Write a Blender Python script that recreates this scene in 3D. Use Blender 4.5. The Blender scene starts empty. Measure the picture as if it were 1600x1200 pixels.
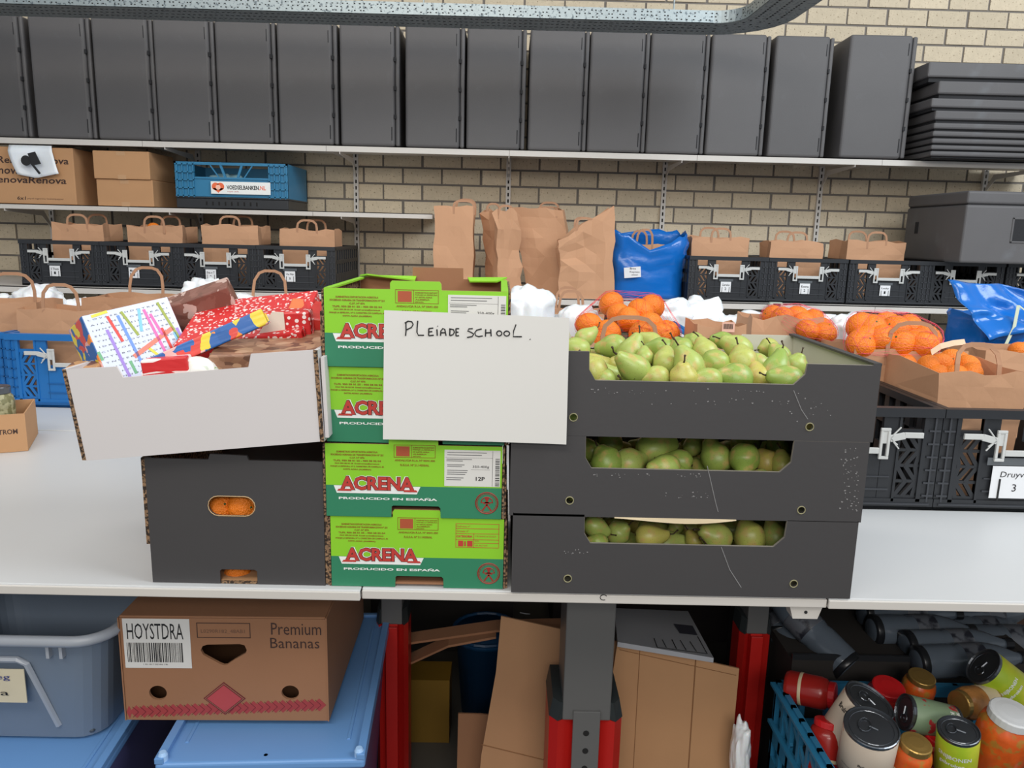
import bpy, bmesh, math, random
from mathutils import Vector, Matrix, noise, Euler
random.seed(7)
PI = math.pi
sc = bpy.context.scene
COL = sc.collection
# ------------------------------------------------------------------ camera
CAMZ = 1.46
F = 1200.0
PITCH, ROLL, YAW = math.radians(11.0), math.radians(1.4), math.radians(-0.6)
fwd = Vector((-math.sin(YAW)*math.cos(PITCH), math.cos(YAW)*math.cos(PITCH), -math.sin(PITCH)))
r0 = Vector((math.cos(YAW), math.sin(YAW), 0))
u0 = r0.cross(fwd)
RT = r0*math.cos(ROLL) + u0*math.sin(ROLL)
UP = RT.cross(fwd)
camd = bpy.data.cameras.new('camera')
cam = bpy.data.objects.new('camera', camd)
COL.objects.link(cam)
cam.matrix_world = Matrix(((RT.x, UP.x, -fwd.x, 0), (RT.y, UP.y, -fwd.y, 0), (RT.z, UP.z, -fwd.z, CAMZ), (0, 0, 0, 1)))
camd.sensor_width = 36
camd.lens = 36*F/1600
camd.clip_start = 0.05
sc.camera = cam
EYE = Vector((0, 0, CAMZ))
def ray(px, py):
    return RT*((px-800)/F) - UP*((py-600)/F) + fwd
def W(px, py, Y):
    d = ray(px, py); return EYE + d*(Y/d.y)
def G(px, py, z):
    d = ray(px, py); return EYE + d*((z-CAMZ)/d.z)
def proj(p):
    v = Vector(p)-EYE; k = v.dot(fwd)
    return 800+F*v.dot(RT)/k, 600-F*v.dot(UP)/k
# ------------------------------------------------------------------ world and light
w = bpy.data.worlds.new('room_light'); sc.world = w; w.use_nodes = True
w.node_tree.nodes['Background'].inputs[0].default_value = (0.86, 0.93, 1.0, 1)
w.node_tree.nodes['Background'].inputs[1].default_value = 0.42
def area(name, loc, target, sx, sy, power, color):
    l = bpy.data.lights.new(name, 'AREA'); l.shape = 'RECTANGLE'; l.size = sx; l.size_y = sy
    l.energy = power; l.color = color
    o = bpy.data.objects.new(name, l); COL.objects.link(o); o.location = loc
    o.rotation_euler = (Vector(target)-Vector(loc)).to_track_quat('-Z', 'Y').to_euler()
    return o
area('skylight', (3.2, 0.6, 4.0), (0.9, 4.0, 1.6), 2.6, 1.6, 150, (0.90, 0.96, 1.0))
area('ceiling_lamp_front', (-1.0, -0.6, 3.3), (-0.2, 1.8, 0.8), 3.0, 0.6, 40, (1.0, 0.95, 0.86))
area('under_table_fill', (0.2, -3.0, 3.0), (0.0, 1.5, 0.6), 3.0, 0.8, 85, (1.0, 0.95, 0.88))  # added fill light from behind the camera, brightens things under the table
area('ceiling_lamp_back', (-1.2, 2.2, 3.6), (-1.0, 3.0, 0.8), 3.0, 0.5, 26, (1.0, 0.95, 0.88))
sc.view_settings.view_transform = 'Standard'
sc.view_settings.look = 'None'
sc.view_settings.gamma = 1
sc.view_settings.use_curve_mapping = False
sc.view_settings.exposure = 0.0
# ------------------------------------------------------------------ materials
def lin(c):
    return tuple(((v/255)/12.92 if v/255 <= .04045 else ((v/255+.055)/1.055)**2.4) for v in c)
MATS = {}
def nd(t, kind, **kw):
    n = t.nodes.new(kind)
    for k, v in kw.items(): setattr(n, k, v)
    return n
def M(name, c, rough=.6, metal=0, var=.08, vs=12, bump=.0, bs=80, rnd=0, c2=None, t2=.55, s2=20, trans=0, alpha=1, sss=0, spec=.5, soft=.04):
    """plain surface: colour, low variation, optional second colour in blotches, fine bump, per object variation"""
    if name in MATS: return MATS[name]
    m = bpy.data.materials.new(name); m.use_nodes = True; t = m.node_tree; L = t.links.new
    b = t.nodes['Principled BSDF']
    b.inputs['Roughness'].default_value = rough; b.inputs['Metallic'].default_value = metal
    b.inputs['Specular IOR Level'].default_value = spec
    if trans: b.inputs['Transmission Weight'].default_value = trans
    if alpha < 1: b.inputs['Alpha'].default_value = alpha
    if sss:
        b.inputs['Subsurface Weight'].default_value = sss; b.inputs['Subsurface Radius'].default_value = (.02, .012, .006); b.inputs['Subsurface Scale'].default_value = .5
    tc = nd(t, 'ShaderNodeTexCoord')
    base = nd(t, 'ShaderNodeRGB'); base.outputs[0].default_value = (*lin(c), 1)
    out = base.outputs[0]
    if c2:
        n = nd(t, 'ShaderNodeTexNoise'); n.inputs['Scale'].default_value = s2; n.inputs['Detail'].default_value = 4
        L(tc.outputs['Object'], n.inputs['Vector'])
        r = nd(t, 'ShaderNodeValToRGB'); r.color_ramp.elements[0].position = t2-soft; r.color_ramp.elements[1].position = t2+soft
        L(n.outputs['Fac'], r.inputs[0])
        mx = nd(t, 'ShaderNodeMix', data_type='RGBA'); L(r.outputs[0], mx.inputs['Factor']); L(out, mx.inputs['A']); mx.inputs['B'].default_value = (*lin(c2), 1)
        out = mx.outputs['Result']
    if var or rnd:
        n = nd(t, 'ShaderNodeTexNoise'); n.inputs['Scale'].default_value = vs; n.inputs['Detail'].default_value = 5
        L(tc.outputs['Object'], n.inputs['Vector'])
        mr = nd(t, 'ShaderNodeMapRange'); mr.inputs[3].default_value = 1-var*1.6; mr.inputs[4].default_value = 1+var*1.6
        L(n.outputs['Fac'], mr.inputs[0]); val = mr.outputs[0]
        if rnd:
            oi = nd(t, 'ShaderNodeObjectInfo'); m2 = nd(t, 'ShaderNodeMapRange'); m2.inputs[3].default_value = 1-rnd; m2.inputs[4].default_value = 1+rnd
            L(oi.outputs['Random'], m2.inputs[0]); mm = nd(t, 'ShaderNodeMath', operation='MULTIPLY'); L(val, mm.inputs[0]); L(m2.outputs[0], mm.inputs[1]); val = mm.outputs[0]
        h = nd(t, 'ShaderNodeHueSaturation'); L(val, h.inputs['Value']); L(out, h.inputs['Color']); out = h.outputs[0]
    L(out, b.inputs['Base Color'])
    if bump:
        n = nd(t, 'ShaderNodeTexNoise'); n.inputs['Scale'].default_value = bs; n.inputs['Detail'].default_value = 6
        L(tc.outputs['Object'], n.inputs['Vector'])
        bp = nd(t, 'ShaderNodeBump'); bp.inputs['Strength'].default_value = bump; bp.inputs['Distance'].default_value = .004
        L(n.outputs['Fac'], bp.inputs['Height']); L(bp.outputs[0], b.inputs['Normal'])
    MATS[name] = m
    return m
def VOR(name, cols, scale=30, rough=.35, feature='F1', dist=None, stretch=(1, 1, 1), thr=None, warp=0.0):
    """printed wrapping paper: blobs of flat colours"""
    m = bpy.data.materials.new(name); m.use_nodes = True; t = m.node_tree; L = t.links.new
    b = t.nodes['Principled BSDF']; b.inputs['Roughness'].default_value = rough
    tc = nd(t, 'ShaderNodeTexCoord'); mp = nd(t, 'ShaderNodeMapping'); mp.inputs['Scale'].default_value = stretch
    L(tc.outputs['Object'], mp.inputs[0])
    vec = mp.outputs[0]
    if warp:
        n = nd(t, 'ShaderNodeTexNoise'); n.inputs['Scale'].default_value = scale*.8; L(vec, n.inputs['Vector'])
        a = nd(t, 'ShaderNodeVectorMath', operation='MULTIPLY_ADD'); L(n.outputs['Color'], a.inputs[0]); a.inputs[1].default_value = (warp,)*3; L(vec, a.inputs[2]); vec = a.outputs[0]
    v = nd(t, 'ShaderNodeTexVoronoi'); v.feature = feature; v.inputs['Scale'].default_value = scale
    L(vec, v.inputs['Vector'])
    r = nd(t, 'ShaderNodeValToRGB'); r.color_ramp.interpolation = 'CONSTANT'
    if thr is None:
        sp = nd(t, 'ShaderNodeSeparateColor'); L(v.outputs['Color'], sp.inputs[0]); L(sp.outputs[0], r.inputs[0])
        n = len(cols)
        while len(r.color_ramp.elements) < n: r.color_ramp.elements.new(.5)
        for i, c in enumerate(cols):
            r.color_ramp.elements[i].position = i/n; r.color_ramp.elements[i].color = (*lin(c), 1)
    else:
        while len(r.color_ramp.elements) < len(cols): r.color_ramp.elements.new(.5)
        for i, c in enumerate(cols):
            r.color_ramp.elements[i].position = thr[i]; r.color_ramp.elements[i].color = (*lin(c), 1)
        L(v.outputs['Distance'], r.inputs[0])
    L(r.outputs[0], b.inputs['Base Color'])
    MATS[name] = m
    return m
brickm = M('brick_beige', (206, 191, 166), .9, var=.09, vs=30, bump=.5, bs=120, rnd=.10, c2=(140, 122, 98), t2=.66, s2=90)
mortar = M('mortar_grey', (122, 116, 110), .95, var=.08, bump=.4)
epp = M('black_foam', (90, 88, 89), .6, var=.06, vs=5, bump=.12, bs=260, rnd=.08, c2=(100, 101, 104), t2=.72, s2=7, soft=.1)
epp_d = M('black_foam_seam', (34, 34, 37), .8, bump=.2)
shelfm = M('shelf_white', (204, 199, 193), .45, var=.03, vs=4)
tablem = M('table_white', (200, 201, 202), .38, var=.02, vs=3)
galv = M('galvanised_steel', (150, 160, 163), .42, metal=.55, var=.1, vs=60, c2=(96, 106, 112), t2=.6, s2=70)
darkgap = M('dark_gap', (24, 23, 24), .9, var=.05)
kraft = M('kraft_paper', (196, 150, 116), .8, var=.05, vs=8, bump=.15, bs=60, rnd=.05)
kraft_in = M('kraft_paper_inside', (176, 126, 94), .85, var=.05)
handlem = M('paper_handle', (178, 134, 104), .8, var=.06)
card = M('cardboard', (186, 142, 102), .85, var=.06, vs=6, bump=.1, bs=40)
card2 = M('cardboard_brown', (152, 108, 78), .85, var=.06, vs=5, bump=.1)
corr = M('corrugated_edge', (142, 112, 84), .9, var=.5, vs=130, c2=(52, 40, 31), t2=.5, s2=190)
blkcard = M('black_cardboard', (65, 63, 64), .55, var=.05, vs=4, bump=.05)
whcard = M('white_cardboard', (208, 203, 203), .5, var=.02, vs=3)
innercard = M('grey_beige_inside', (196, 193, 178), .7, var=.03)
blkpl = M('black_plastic', (38, 40, 44), .42, var=.06, bump=.03)
blkpl2 = M('black_plastic_rib', (56, 58, 63), .45, var=.06)
blupl = M('blue_plastic', (28, 108, 178), .4, var=.05)
tealpl = M('teal_plastic', (42, 118, 158), .45, var=.06)
clipm = M('clip_grey', (196, 197, 195), .4, var=.03)
cardw = M('card_white', (226, 227, 230), .5, var=.01)
ink = M('ink_black', (26, 26, 28), .6, var=0)
inkg = M('ink_grey', (96, 96, 98), .6, var=0)
lgreen = M('print_light_green', (140, 205, 44), .45, var=.02)
dgreen = M('print_dark_green', (48, 128, 94), .45, var=.02)
pbrown = M('print_brown', (140, 92, 24), .5, var=0)
pred = M('print_red', (190, 60, 52), .5, var=0)
pwhite = M('print_white', (236, 238, 236), .5, var=0)
pblack = M('print_dark_brown', (62, 40, 34), .6, var=0)
paperw = M('paper_white', (218, 216, 212), .6, var=.008, vs=3)
bluebag = M('blue_tarp', (18, 104, 190), .22, var=.07, vs=9, bump=.5, bs=22)
whbag = M('white_plastic', (236, 240, 244), .3, var=.02, sss=.15, bump=.35, bs=30)
redm = M('red_lacquer', (190, 34, 30), .35, var=.04)
greym = M('grey_lacquer', (98, 98, 98), .4, var=.03, vs=3)
greyd = M('black_cap', (44, 50, 52), .5)
bluelid = M('blue_lid', (104, 150, 205), .42, var=.03, vs=4)
floorm = M('floor_dark', (84, 80, 74), .6, var=.1, vs=3)
tubm = M('tub_plastic', (128, 142, 160), .3, var=.03, alpha=.72)
tinm = M('tin_metal', (120, 124, 130), .28, metal=.9, var=.04)
goldm = M('gold_lid', (186, 150, 84), .3, metal=.7, var=.04)
glassm = M('jar_glass', (225, 235, 230), .05, trans=1.0, var=0)
stemm = M('stem_brown', (66, 50, 34), .8)
orangem = M('mandarin_peel', (243, 130, 28), .42, var=.06, vs=2, bump=.9, bs=9, rnd=.08)
netm = M('net_red', (226, 56, 60), .5, var=0)
# ------------------------------------------------------------------ mesh building
class MB:
    def __init__(s): s.v = []; s.f = []; s.mi = []; s.cur = 0
    def add(s, vs, fs):
        o = len(s.v); s.v += [tuple(v) for v in vs]; s.f += [tuple(i+o for i in f) for f in fs]; s.mi += [s.cur]*len(fs); return s
    def box(s, x0, x1, y0, y1, z0, z1):
        return s.add([(x0,y0,z0),(x1,y0,z0),(x1,y1,z0),(x0,y1,z0),(x0,y0,z1),(x1,y0,z1),(x1,y1,z1),(x0,y1,z1)],
                     [(0,3,2,1),(4,5,6,7),(0,1,5,4),(1,2,6,5),(2,3,7,6),(3,0,4,7)])
    def ob(s, c, size, rot=None):
        m = rot.to_matrix() if isinstance(rot, Euler) else (rot or Matrix.Identity(3))
        x, y, z = [k/2 for k in size]; c = Vector(c)
        vs = [c+m@Vector(p) for p in [(-x,-y,-z),(x,-y,-z),(x,y,-z),(-x,y,-z),(-x,-y,z),(x,-y,z),(x,y,z),(-x,y,z)]]
        return s.add(vs, [(0,3,2,1),(4,5,6,7),(0,1,5,4),(1,2,6,5),(2,3,7,6),(3,0,4,7)])
    def bar(s, a, b, wy, wt):
        """straight bar in an xz plane from a to b (x, y, z), depth wy along y, thickness wt"""
        a = Vector(a); b = Vector(b); d = (b-a); n = Vector((-d.z, 0, d.x)).normalized()*wt/2; y = Vector((0, wy/2, 0))
        return s.add([a-n-y, b-n-y, b-n+y, a-n+y, a+n-y, b+n-y, b+n+y, a+n+y],
                     [(0,3,2,1),(4,5,6,7),(0,1,5,4),(1,2,6,5),(2,3,7,6),(3,0,4,7)])
    def prism(s, pts, y0, y1):
        n = len(pts)
        vs = [(x, y0, z) for x, z in pts]+[(x, y1, z) for x, z in pts]
        fs = [tuple(range(n)), tuple(range(2*n-1, n-1, -1))]+[((i+1) % n, i, i+n, (i+1) % n+n) for i in range(n)]
        return s.add(vs, fs)
    def tube(s, path, r, n=6, closed=False):
        path = [Vector(p) for p in path]; N = len(path); vs = []; fs = []
        ref = Vector((0, 0, 1))
        for i, p in enumerate(path):
            a = path[i-1] if (i > 0 or closed) else p; b = path[(i+1) % N] if (i < N-1 or closed) else p
            t = (b-a).normalized() if (b-a).length else Vector((0, 0, 1))
            k = ref if abs(t.dot(ref)) < .95 else Vector((0, 1, 0))
            u = t.cross(k).normalized(); v = t.cross(u)
            rr = r[i] if isinstance(r, (list, tuple)) else r
            vs += [p+(u*math.cos(2*PI*j/n)+v*math.sin(2*PI*j/n))*rr for j in range(n)]
        M_ = N if closed else N-1
        for i in range(M_):
            for j in range(n):
                a, b = i*n, ((i+1) % N)*n
                fs.append((a+j, a+(j+1) % n, b+(j+1) % n, b+j))
        if not closed: fs += [tuple(range(n-1, -1, -1)), tuple(range((N-1)*n, N*n))]
        return s.add(vs, fs)
    def ribbon(s, path, wv, t):
        """flat strip following path, width vector wv"""
        path = [Vector(p) for p in path]; wv = Vector(wv)/2; N = len(path); vs = []; fs = []
        for i, p in enumerate(path):
            a = path[max(i-1, 0)]; b = path[min(i+1, N-1)]; d = (b-a).normalized(); nn = d.cross(wv).normalized()*t/2
            vs += [p-wv-nn, p+wv-nn, p+wv+nn, p-wv+nn]
        for i in range(N-1):
            for j in range(4): fs.append((i*4+j, i*4+(j+1) % 4, i*4+4+(j+1) % 4, i*4+4+j))
        fs += [(3, 2, 1, 0), tuple(range((N-1)*4, N*4))]
        return s.add(vs, fs)
    def lathe(s, prof, n=20, mat=None):
        vs = []; fs = []; N = len(prof)
        for r, z in prof: vs += [Vector((r*math.cos(2*PI*j/n), r*math.sin(2*PI*j/n), z)) for j in range(n)]
        for i in range(N-1):
            for j in range(n): fs.append((i*n+j, i*n+(j+1) % n, (i+1)*n+(j+1) % n, (i+1)*n+j))
        if prof[0][0] > 1e-5: fs.append(tuple(range(n-1, -1, -1)))
        if prof[-1][0] > 1e-5: fs.append(tuple(range((N-1)*n, N*n)))
        if mat: vs = [mat@v for v in vs]
        return s.add(vs, fs)
    def build(s, name, mat, parent=None, bevel=0, seg=2, smooth=False, mx=None):
        me = bpy.data.meshes.new(name); me.from_pydata([mx@Vector(v) for v in s.v] if mx else s.v, [], s.f)
        mats = mat if isinstance(mat, (list, tuple)) else [mat]
        for m in mats: me.materials.append(m)
        if len(mats) > 1:
            for p, i in zip(me.polygons, s.mi): p.material_index = i
        return link(name, me, parent, bevel, seg, smooth)
def link(name, me, parent=None, bevel=0, seg=2, smooth=False):
    me.validate(); me.update()
    if smooth:
        for p in me.polygons: p.use_smooth = True
    o = bpy.data.objects.new(name, me); COL.objects.link(o)
    if parent: o.parent = parent
    if bevel:
        b = o.modifiers.new('bevel', 'BEVEL'); b.width = bevel; b.segments = seg; b.limit_method = 'ANGLE'; b.angle_limit = math.radians(40)
    return o
def tag(o, label=None, cat=None, group=None, kind=None):
    if label: o['label'] = label
    if cat: o['category'] = cat
    if group: o['group'] = group
    if kind: o['kind'] = kind
    return o
def thing(name, label, cat, loc=(0, 0, 0), rot=(0, 0, 0), group=None):
    o = bpy.data.objects.new(name, None); o.empty_display_size = .05; COL.objects.link(o)
    o.location = loc; o.rotation_euler = rot
    return tag(o, label, cat, group)
KIDS = {}
def kids(o): return [c for c in bpy.data.objects if c.parent == o]
def dup(src, label, loc, rot=None, group=None, scale=None):
    ks = kids(src); r = src.copy(); COL.objects.link(r); r.location = loc
    if rot is not None: r.rotation_euler = rot
    if scale: r.scale = scale
    if label: r['label'] = label
    if group: r['group'] = group
    for ch in ks:
        c = ch.copy(); COL.objects.link(c); c.parent = r
        for g in kids(ch):
            d = g.copy(); COL.objects.link(d); d.parent = c
    return r
def curve_mesh(cu):
    o = bpy.data.objects.new('tmp', cu); COL.objects.link(o)
    bpy.context.view_layer.update()
    me = bpy.data.meshes.new_from_object(o.evaluated_get(bpy.context.evaluated_depsgraph_get()))
    bpy.data.objects.remove(o); bpy.data.curves.remove(cu)
    return me
def plate(name, outline, holes, thick, mat, parent=None, y=0, bevel=0, mx=None):
    """flat board in the xz plane with real holes, front face at y"""
    cu = bpy.data.curves.new('c', 'CURVE'); cu.dimensions = '2D'; cu.fill_mode = 'BOTH'; cu.extrude = thick/2
    for ring in [outline]+list(holes):
        sp = cu.splines.new('POLY'); sp.points.add(len(ring)-1); sp.use_cyclic_u = True
        for p, (a, b) in zip(sp.points, ring): p.co = (a, b, 0, 1)
    me = curve_mesh(cu); me.name = name
    me.transform(Matrix(((1, 0, 0, 0), (0, 0, -1, y+thick/2), (0, 1, 0, 0), (0, 0, 0, 1))))
    if mx: me.transform(mx)
    me.materials.clear(); me.materials.append(mat)
    return link(name, me, parent, bevel)
def circ(cx, cz, r, n=16, rz=None):
    return [(cx+r*math.cos(2*PI*i/n), cz+(rz or r)*math.sin(2*PI*i/n)) for i in range(n)]
def text_mesh(s, bold=0, ext=.0):
    cu = bpy.data.curves.new('t', 'FONT'); cu.body = s; cu.size = 1; cu.offset = bold; cu.extrude = ext; cu.resolution_u = 2
    return curve_mesh(cu)
def text(s, x, z, wd, h, y, mat, parent, bold=0, name='lettering', t=.0003, mx=None, shear=0, wrap=None, rot=0):
    """printed words: fitted in a box wd by h with lower left corner x, z on the plane y"""
    me = text_mesh(s, bold)
    xs = [v.co.x for v in me.vertices]; ys = [v.co.y for v in me.vertices]
    if not xs: return None
    x0, x1, y0, y1 = min(xs), max(xs), min(ys), max(ys)
    ca, sa = math.cos(rot), math.sin(rot)
    for v in me.vertices:
        a = (v.co.x-x0)/(x1-x0)*wd; b = (v.co.y-y0)/(y1-y0)*h; a += shear*b
        a, b = a*ca-b*sa, a*sa+b*ca
        if wrap:
            ang = (x+a)/wrap
            v.co = ((wrap+t)*math.sin(ang), -(wrap+t)*math.cos(ang), z+b)
        else: v.co = (x+a, y-t, z+b)
    if mx: me.transform(mx)
    me.materials.clear(); me.materials.append(mat); me.name = name
    return link(name, me, parent)
def rough(v, sc_, amp, seed=0):
    return noise.noise_vector(Vector(v)*sc_+Vector((seed*3.7, seed*1.3, seed*2.1)))*amp
def frame_mb(mb, x0, x1, z0, z1, t, y0, y1):
    mb.box(x0, x1, y0, y1, z0, z0+t); mb.box(x0, x1, y0, y1, z1-t, z1); mb.box(x0, x0+t, y0, y1, z0, z1); mb.box(x1-t, x1, y0, y1, z0, z1)
    return mb
ORD = ['leftmost', 'second', 'third', 'fourth', 'fifth', 'sixth', 'seventh', 'eighth', 'ninth', 'tenth', 'eleventh', 'twelfth', 'thirteenth', 'fourteenth', 'fifteenth', 'sixteenth', 'seventeenth', 'eighteenth']
# ================================================================== the setting
TZ = .845        # table top
MZ = 1.152       # middle shelf
UZ = 1.558       # short upper shelf on the left
SZ = 1.894       # top shelf
WY = 4.6         # wall plane
tag(MB().box(-5, 5, -2.5, 5, -.05, 0).build('floor', floorm), kind='structure')
wall = MB().box(-5, 5, WY+.006, WY+.2, 0, 3.9).build('wall_back', mortar); tag(wall, kind='structure')
PX, PZ = .226, .0925
b0 = MB().box(-.107, .107, 0, .02, -.0405, .0405)
me = bpy.data.meshes.new('brick'); me.from_pydata(b0.v, [], b0.f); me.materials.append(brickm)
cand = []
off0 = W(752, 252, WY)
for r in range(-14, 26):
    for c in range(-22, 23):
        x = off0.x+(c+(.5 if r % 2 else 0))*PX; z = off0.z+r*PZ
        if z < .1 or z > 3.8 or abs(x) > 4.9: continue
        u, v = proj((x, WY, z))
        vis = -20 < u < 1620 and ((238 < v < 425 and not (u > 1420 and v > 300)) or (u > 1160 and -10 < v < 95))
        if vis and v > 320 and (270 < u < 540 or u < 30): vis = v < 372
        if vis and v < 312 and (u < 110 or 150 < u < 270 or 285 < u < 475) and v > 245: vis = False
        cand.append((not vis, abs(u-900), x, z))
cand.sort()
stuff = MB(); nb = 0
for nv, _, x, z in cand:
    dx, dy = random.uniform(-.002, .002), random.uniform(-.0025, .0015)
    if not nv and nb < 298:
        o = bpy.data.objects.new('brick', me); COL.objects.link(o); o.parent = wall
        o.location = (x+dx, WY+dy, z); nb += 1
    else: stuff.box(x-.107+dx, x+.107+dx, WY+dy, WY+.02+dy, z-.0405, z+.0405)
tag(stuff.build('brick', brickm, wall), kind='stuff')
# ------------------------------------------------------------------ shelves
def shelf(name, label, X0, X1, Y0, Y1, z, t, splits, bx=(), group=None):
    s = thing(name, label, 'shelf', ((X0+X1)/2, Y0, z-t), group=group)
    cx = (X0+X1)/2; xs = [X0]+list(splits)+[X1]
    for a, b in zip(xs[:-1], xs[1:]):
        m = MB(); m.box(a+.001-cx, b-.001-cx, 0, Y1-Y0, t-.004, t); m.box(a+.001-cx, b-.001-cx, 0, .006, 0, t); m.box(a+.001-cx, b-.001-cx, .006, .025, 0, .003)
        m.box(a+.001-cx, a+.004-cx, .006, Y1-Y0, .006, t-.004); m.box(b-.004-cx, b-.001-cx, .006, Y1-Y0, .006, t-.004)
        m.build('shelf_panel', shelfm, s)
    for x in bx:
        m = MB(); d = Y1-Y0
        m.prism([(0, 0), (d*.85, 0), (d, -.012-.06), (d, -.012-.085), (d*.8, -.03), (0, -.012)][::-1], -.0015, .0015)
        o = m.build('bracket', shelfm, s, mx=Matrix.Rotation(PI/2, 4, 'Z')); o.location = (x-cx, 0, 0)
    return s
def upright(px, ptop, pbot, label):
    a = W(px, ptop, WY-.02); b = W(px, pbot, WY-.02)
    X = (a.x+b.x)/2; z0, z1 = b.z, a.z
    m = MB()
    for s in (-1, 1): m.box(s*.009-.0045, s*.009+.0045, 0, .02, 0, z1-z0)
    z = .01
    while z < z1-z0:
        m.box(-.005, .005, 0, .003, z, z+.016); z += .036
    m.cur = 1; m.box(-.005, .005, .010, .018, 0, z1-z0)
    o = m.build('shelf_upright', [shelfm, darkgap]); o.location = (X, WY-.021, z0)
    tag(o, label, 'upright', 'slotted wall uprights')
    return X
UPX = []
for px, t, b, l in [(84, 320, 440, 'white slotted upright on the brick wall above the leftmost black crate'),
                    (313, 214, 440, 'white slotted upright on the brick wall behind the blue sign crate'),
                    (557, 225, 450, 'white slotted upright on the brick wall right of the fourth black crate'),
                    (793, 232, 460, 'white slotted upright on the brick wall behind the standing paper bags'),
                    (1034, 240, 470, 'white slotted upright on the brick wall above the blue bag'),
                    (1275, 250, 480, 'white slotted upright on the wall behind the right black crates'),
                    (1528, 255, 480, 'white slotted upright on the brick wall behind the lying black box')]:
    UPX.append(upright(px, t, b, l))
shelf('wall_shelf', 'long grey white top shelf carrying the row of upright black boxes', -3.3, 2.95, 4.15, 4.57, SZ, .032, [-1.9, -.95, .0, .98, 1.95], UPX[1:])
shelf('wall_shelf', 'short white shelf on the left with cartons and blue sign crate', -3.3, W(676, 333, 4.16).x, 4.16, 4.57, UZ, .026, [-2.0, -1.03], UPX[:3])
shelf('wall_shelf', 'deep white middle shelf carrying crates, paper bags and blue bag', -3.3, 3.1, 3.84, 4.57, MZ, .03, [-2.35, -1.3, -.25, .8, 1.85], ())
# carrying posts of the middle shelf
for i, x in enumerate((-3.2, -1.3, .8, 2.9)):
    tag(MB().box(x-.02, x+.02, 3.9, 3.94, TZ, MZ-.031).build('shelf_post', shelfm), 'pale post holding the middle shelf on the table, %s from the left' % ['first', 'second', 'third', 'last'][i], 'post')
# tables: steel topped, three front panels and the rear row
def table(name, label, X0, X1, Y0, Y1, t=.019, lip=True):
    s = thing(name, label, 'table', ((X0+X1)/2, Y0, TZ-t)); cx = (X0+X1)/2
    m = MB(); m.box(X0-cx, X1-cx, .0, Y1-Y0, t-.005, t); m.build('table_top', tablem, s, bevel=.002)
    m = MB(); m.box(X0-cx, X1-cx, -.003, .004, 0, t-.003); m.box(X0-cx, X1-cx, .004, .03, 0, .004)
    m.build('front_edge', shelfm, s, bevel=.0015); MB().box(X0-cx, X1-cx, Y1-Y0-.005, Y1-Y0, 0, t-.005).build('rear_edge', shelfm, s)
    return s
YF = 1.256
xa, xb = W(565, 928, YF).x, W(1292, 940, YF).x
t1 = table('table', 'white steel table top on the left under the white tray', -1.6, xa-.001, YF-.008, 2.26)
t2 = table('table', 'white steel table top in the middle under the pear crates', xa+.001, xb-.001, YF, 2.26)
t3 = table('table', 'white steel table top on the right under the black folding crates', xb+.001, 2.2, YF-.004, 2.26)
table('table', 'long white rear table top beneath the middle shelf', -2.9, 2.9, 2.268, 3.86)
m = MB(); m.prism([(-.03, 0), (.03, 0), (.022, -.026), (-.022, -.026)], 0, .03); m.cur = 1; m.lathe([(.003, 0), (.003, .001)], 10, Matrix.Translation((0, -.0003, -.013))@Matrix.Rotation(PI/2, 4, 'X'))
o = m.build('hinge_bracket', [shelfm, ink], t2); p = W(1262, 941, YF); o.location = (p.x-t2.location.x, .004, .001)
m = MB(); m.tube([(.006*math.cos(a), 0, .005*math.sin(a)) for a in [i*PI/6 for i in range(1, 11)]], .0008, 5); o = m.build('edge_mark', ink, t2); p = W(943, 926, YF); o.location = (p.x-t2.location.x, -.0032, .012)
# ------------------------------------------------------------------ cable tray overhead
ct = thing('cable_tray', 'galvanised perforated cable tray above the black boxes bending at its right end', 'cable tray', (0, 3.62, 0))
A = W(0, 9, 3.62); B = W(1040, 31, 3.62); zt = (A.z+B.z)/2
ct.location.z = zt
path = [(-3.6, 0), (-2, 0), (-1, 0), (0, 0), (.6, 0), (1.02, 0)]
cx0 = W(1165, 32, 3.62).x
path = [(x if x < 1 else cx0-.14, y) for x, y in path]
R_ = .12
path += [(cx0-.14+R_*math.sin(a), -R_+R_*math.cos(a)) for a in [math.radians(d) for d in (15, 30, 45, 60, 75, 88)]]
e = Vector(path[-1]); dv = Vector((.04, -1)); path += [tuple(e+dv*k) for k in (.1, .3, .6)]
def offs(path, d):
    out = []
    for i, p in enumerate(path):
        a = Vector(path[max(i-1, 0)]); b = Vector(path[min(i+1, len(path)-1)]); t_ = (b-a).normalized(); out.append((p[0]-t_.y*d, p[1]+t_.x*d))
    return out
def wallstrip(pa, z0, z1, t):
    m = MB(); q = offs(pa, t); n = len(pa)
    vs = [(x, y, z0) for x, y in pa]+[(x, y, z1) for x, y in pa]+[(x, y, z0) for x, y in q]+[(x, y, z1) for x, y in q]; fs = []
    for i in range(n-1):
        fs += [(i, i+1, n+i+1, n+i), (2*n+i+1, 2*n+i, 3*n+i, 3*n+i+1), (n+i, n+i+1, 3*n+i+1, 3*n+i), (i+1, i, 2*n+i, 2*n+i+1)]
    fs += [(0, n, 3*n, 2*n), (n-1, 3*n-1, 4*n-1, 2*n-1)]
    return m.add(vs, fs)
wallstrip(path, 0, .052, .002).build('side_flange', galv, ct)
wallstrip(offs(path, .2), 0, .052, .002).build('side_flange', galv, ct)
wallstrip(path, 0, .002, .2).build('tray_bottom', galv, ct)
m = MB()
q = offs(path, -.0006); qd = []
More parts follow.
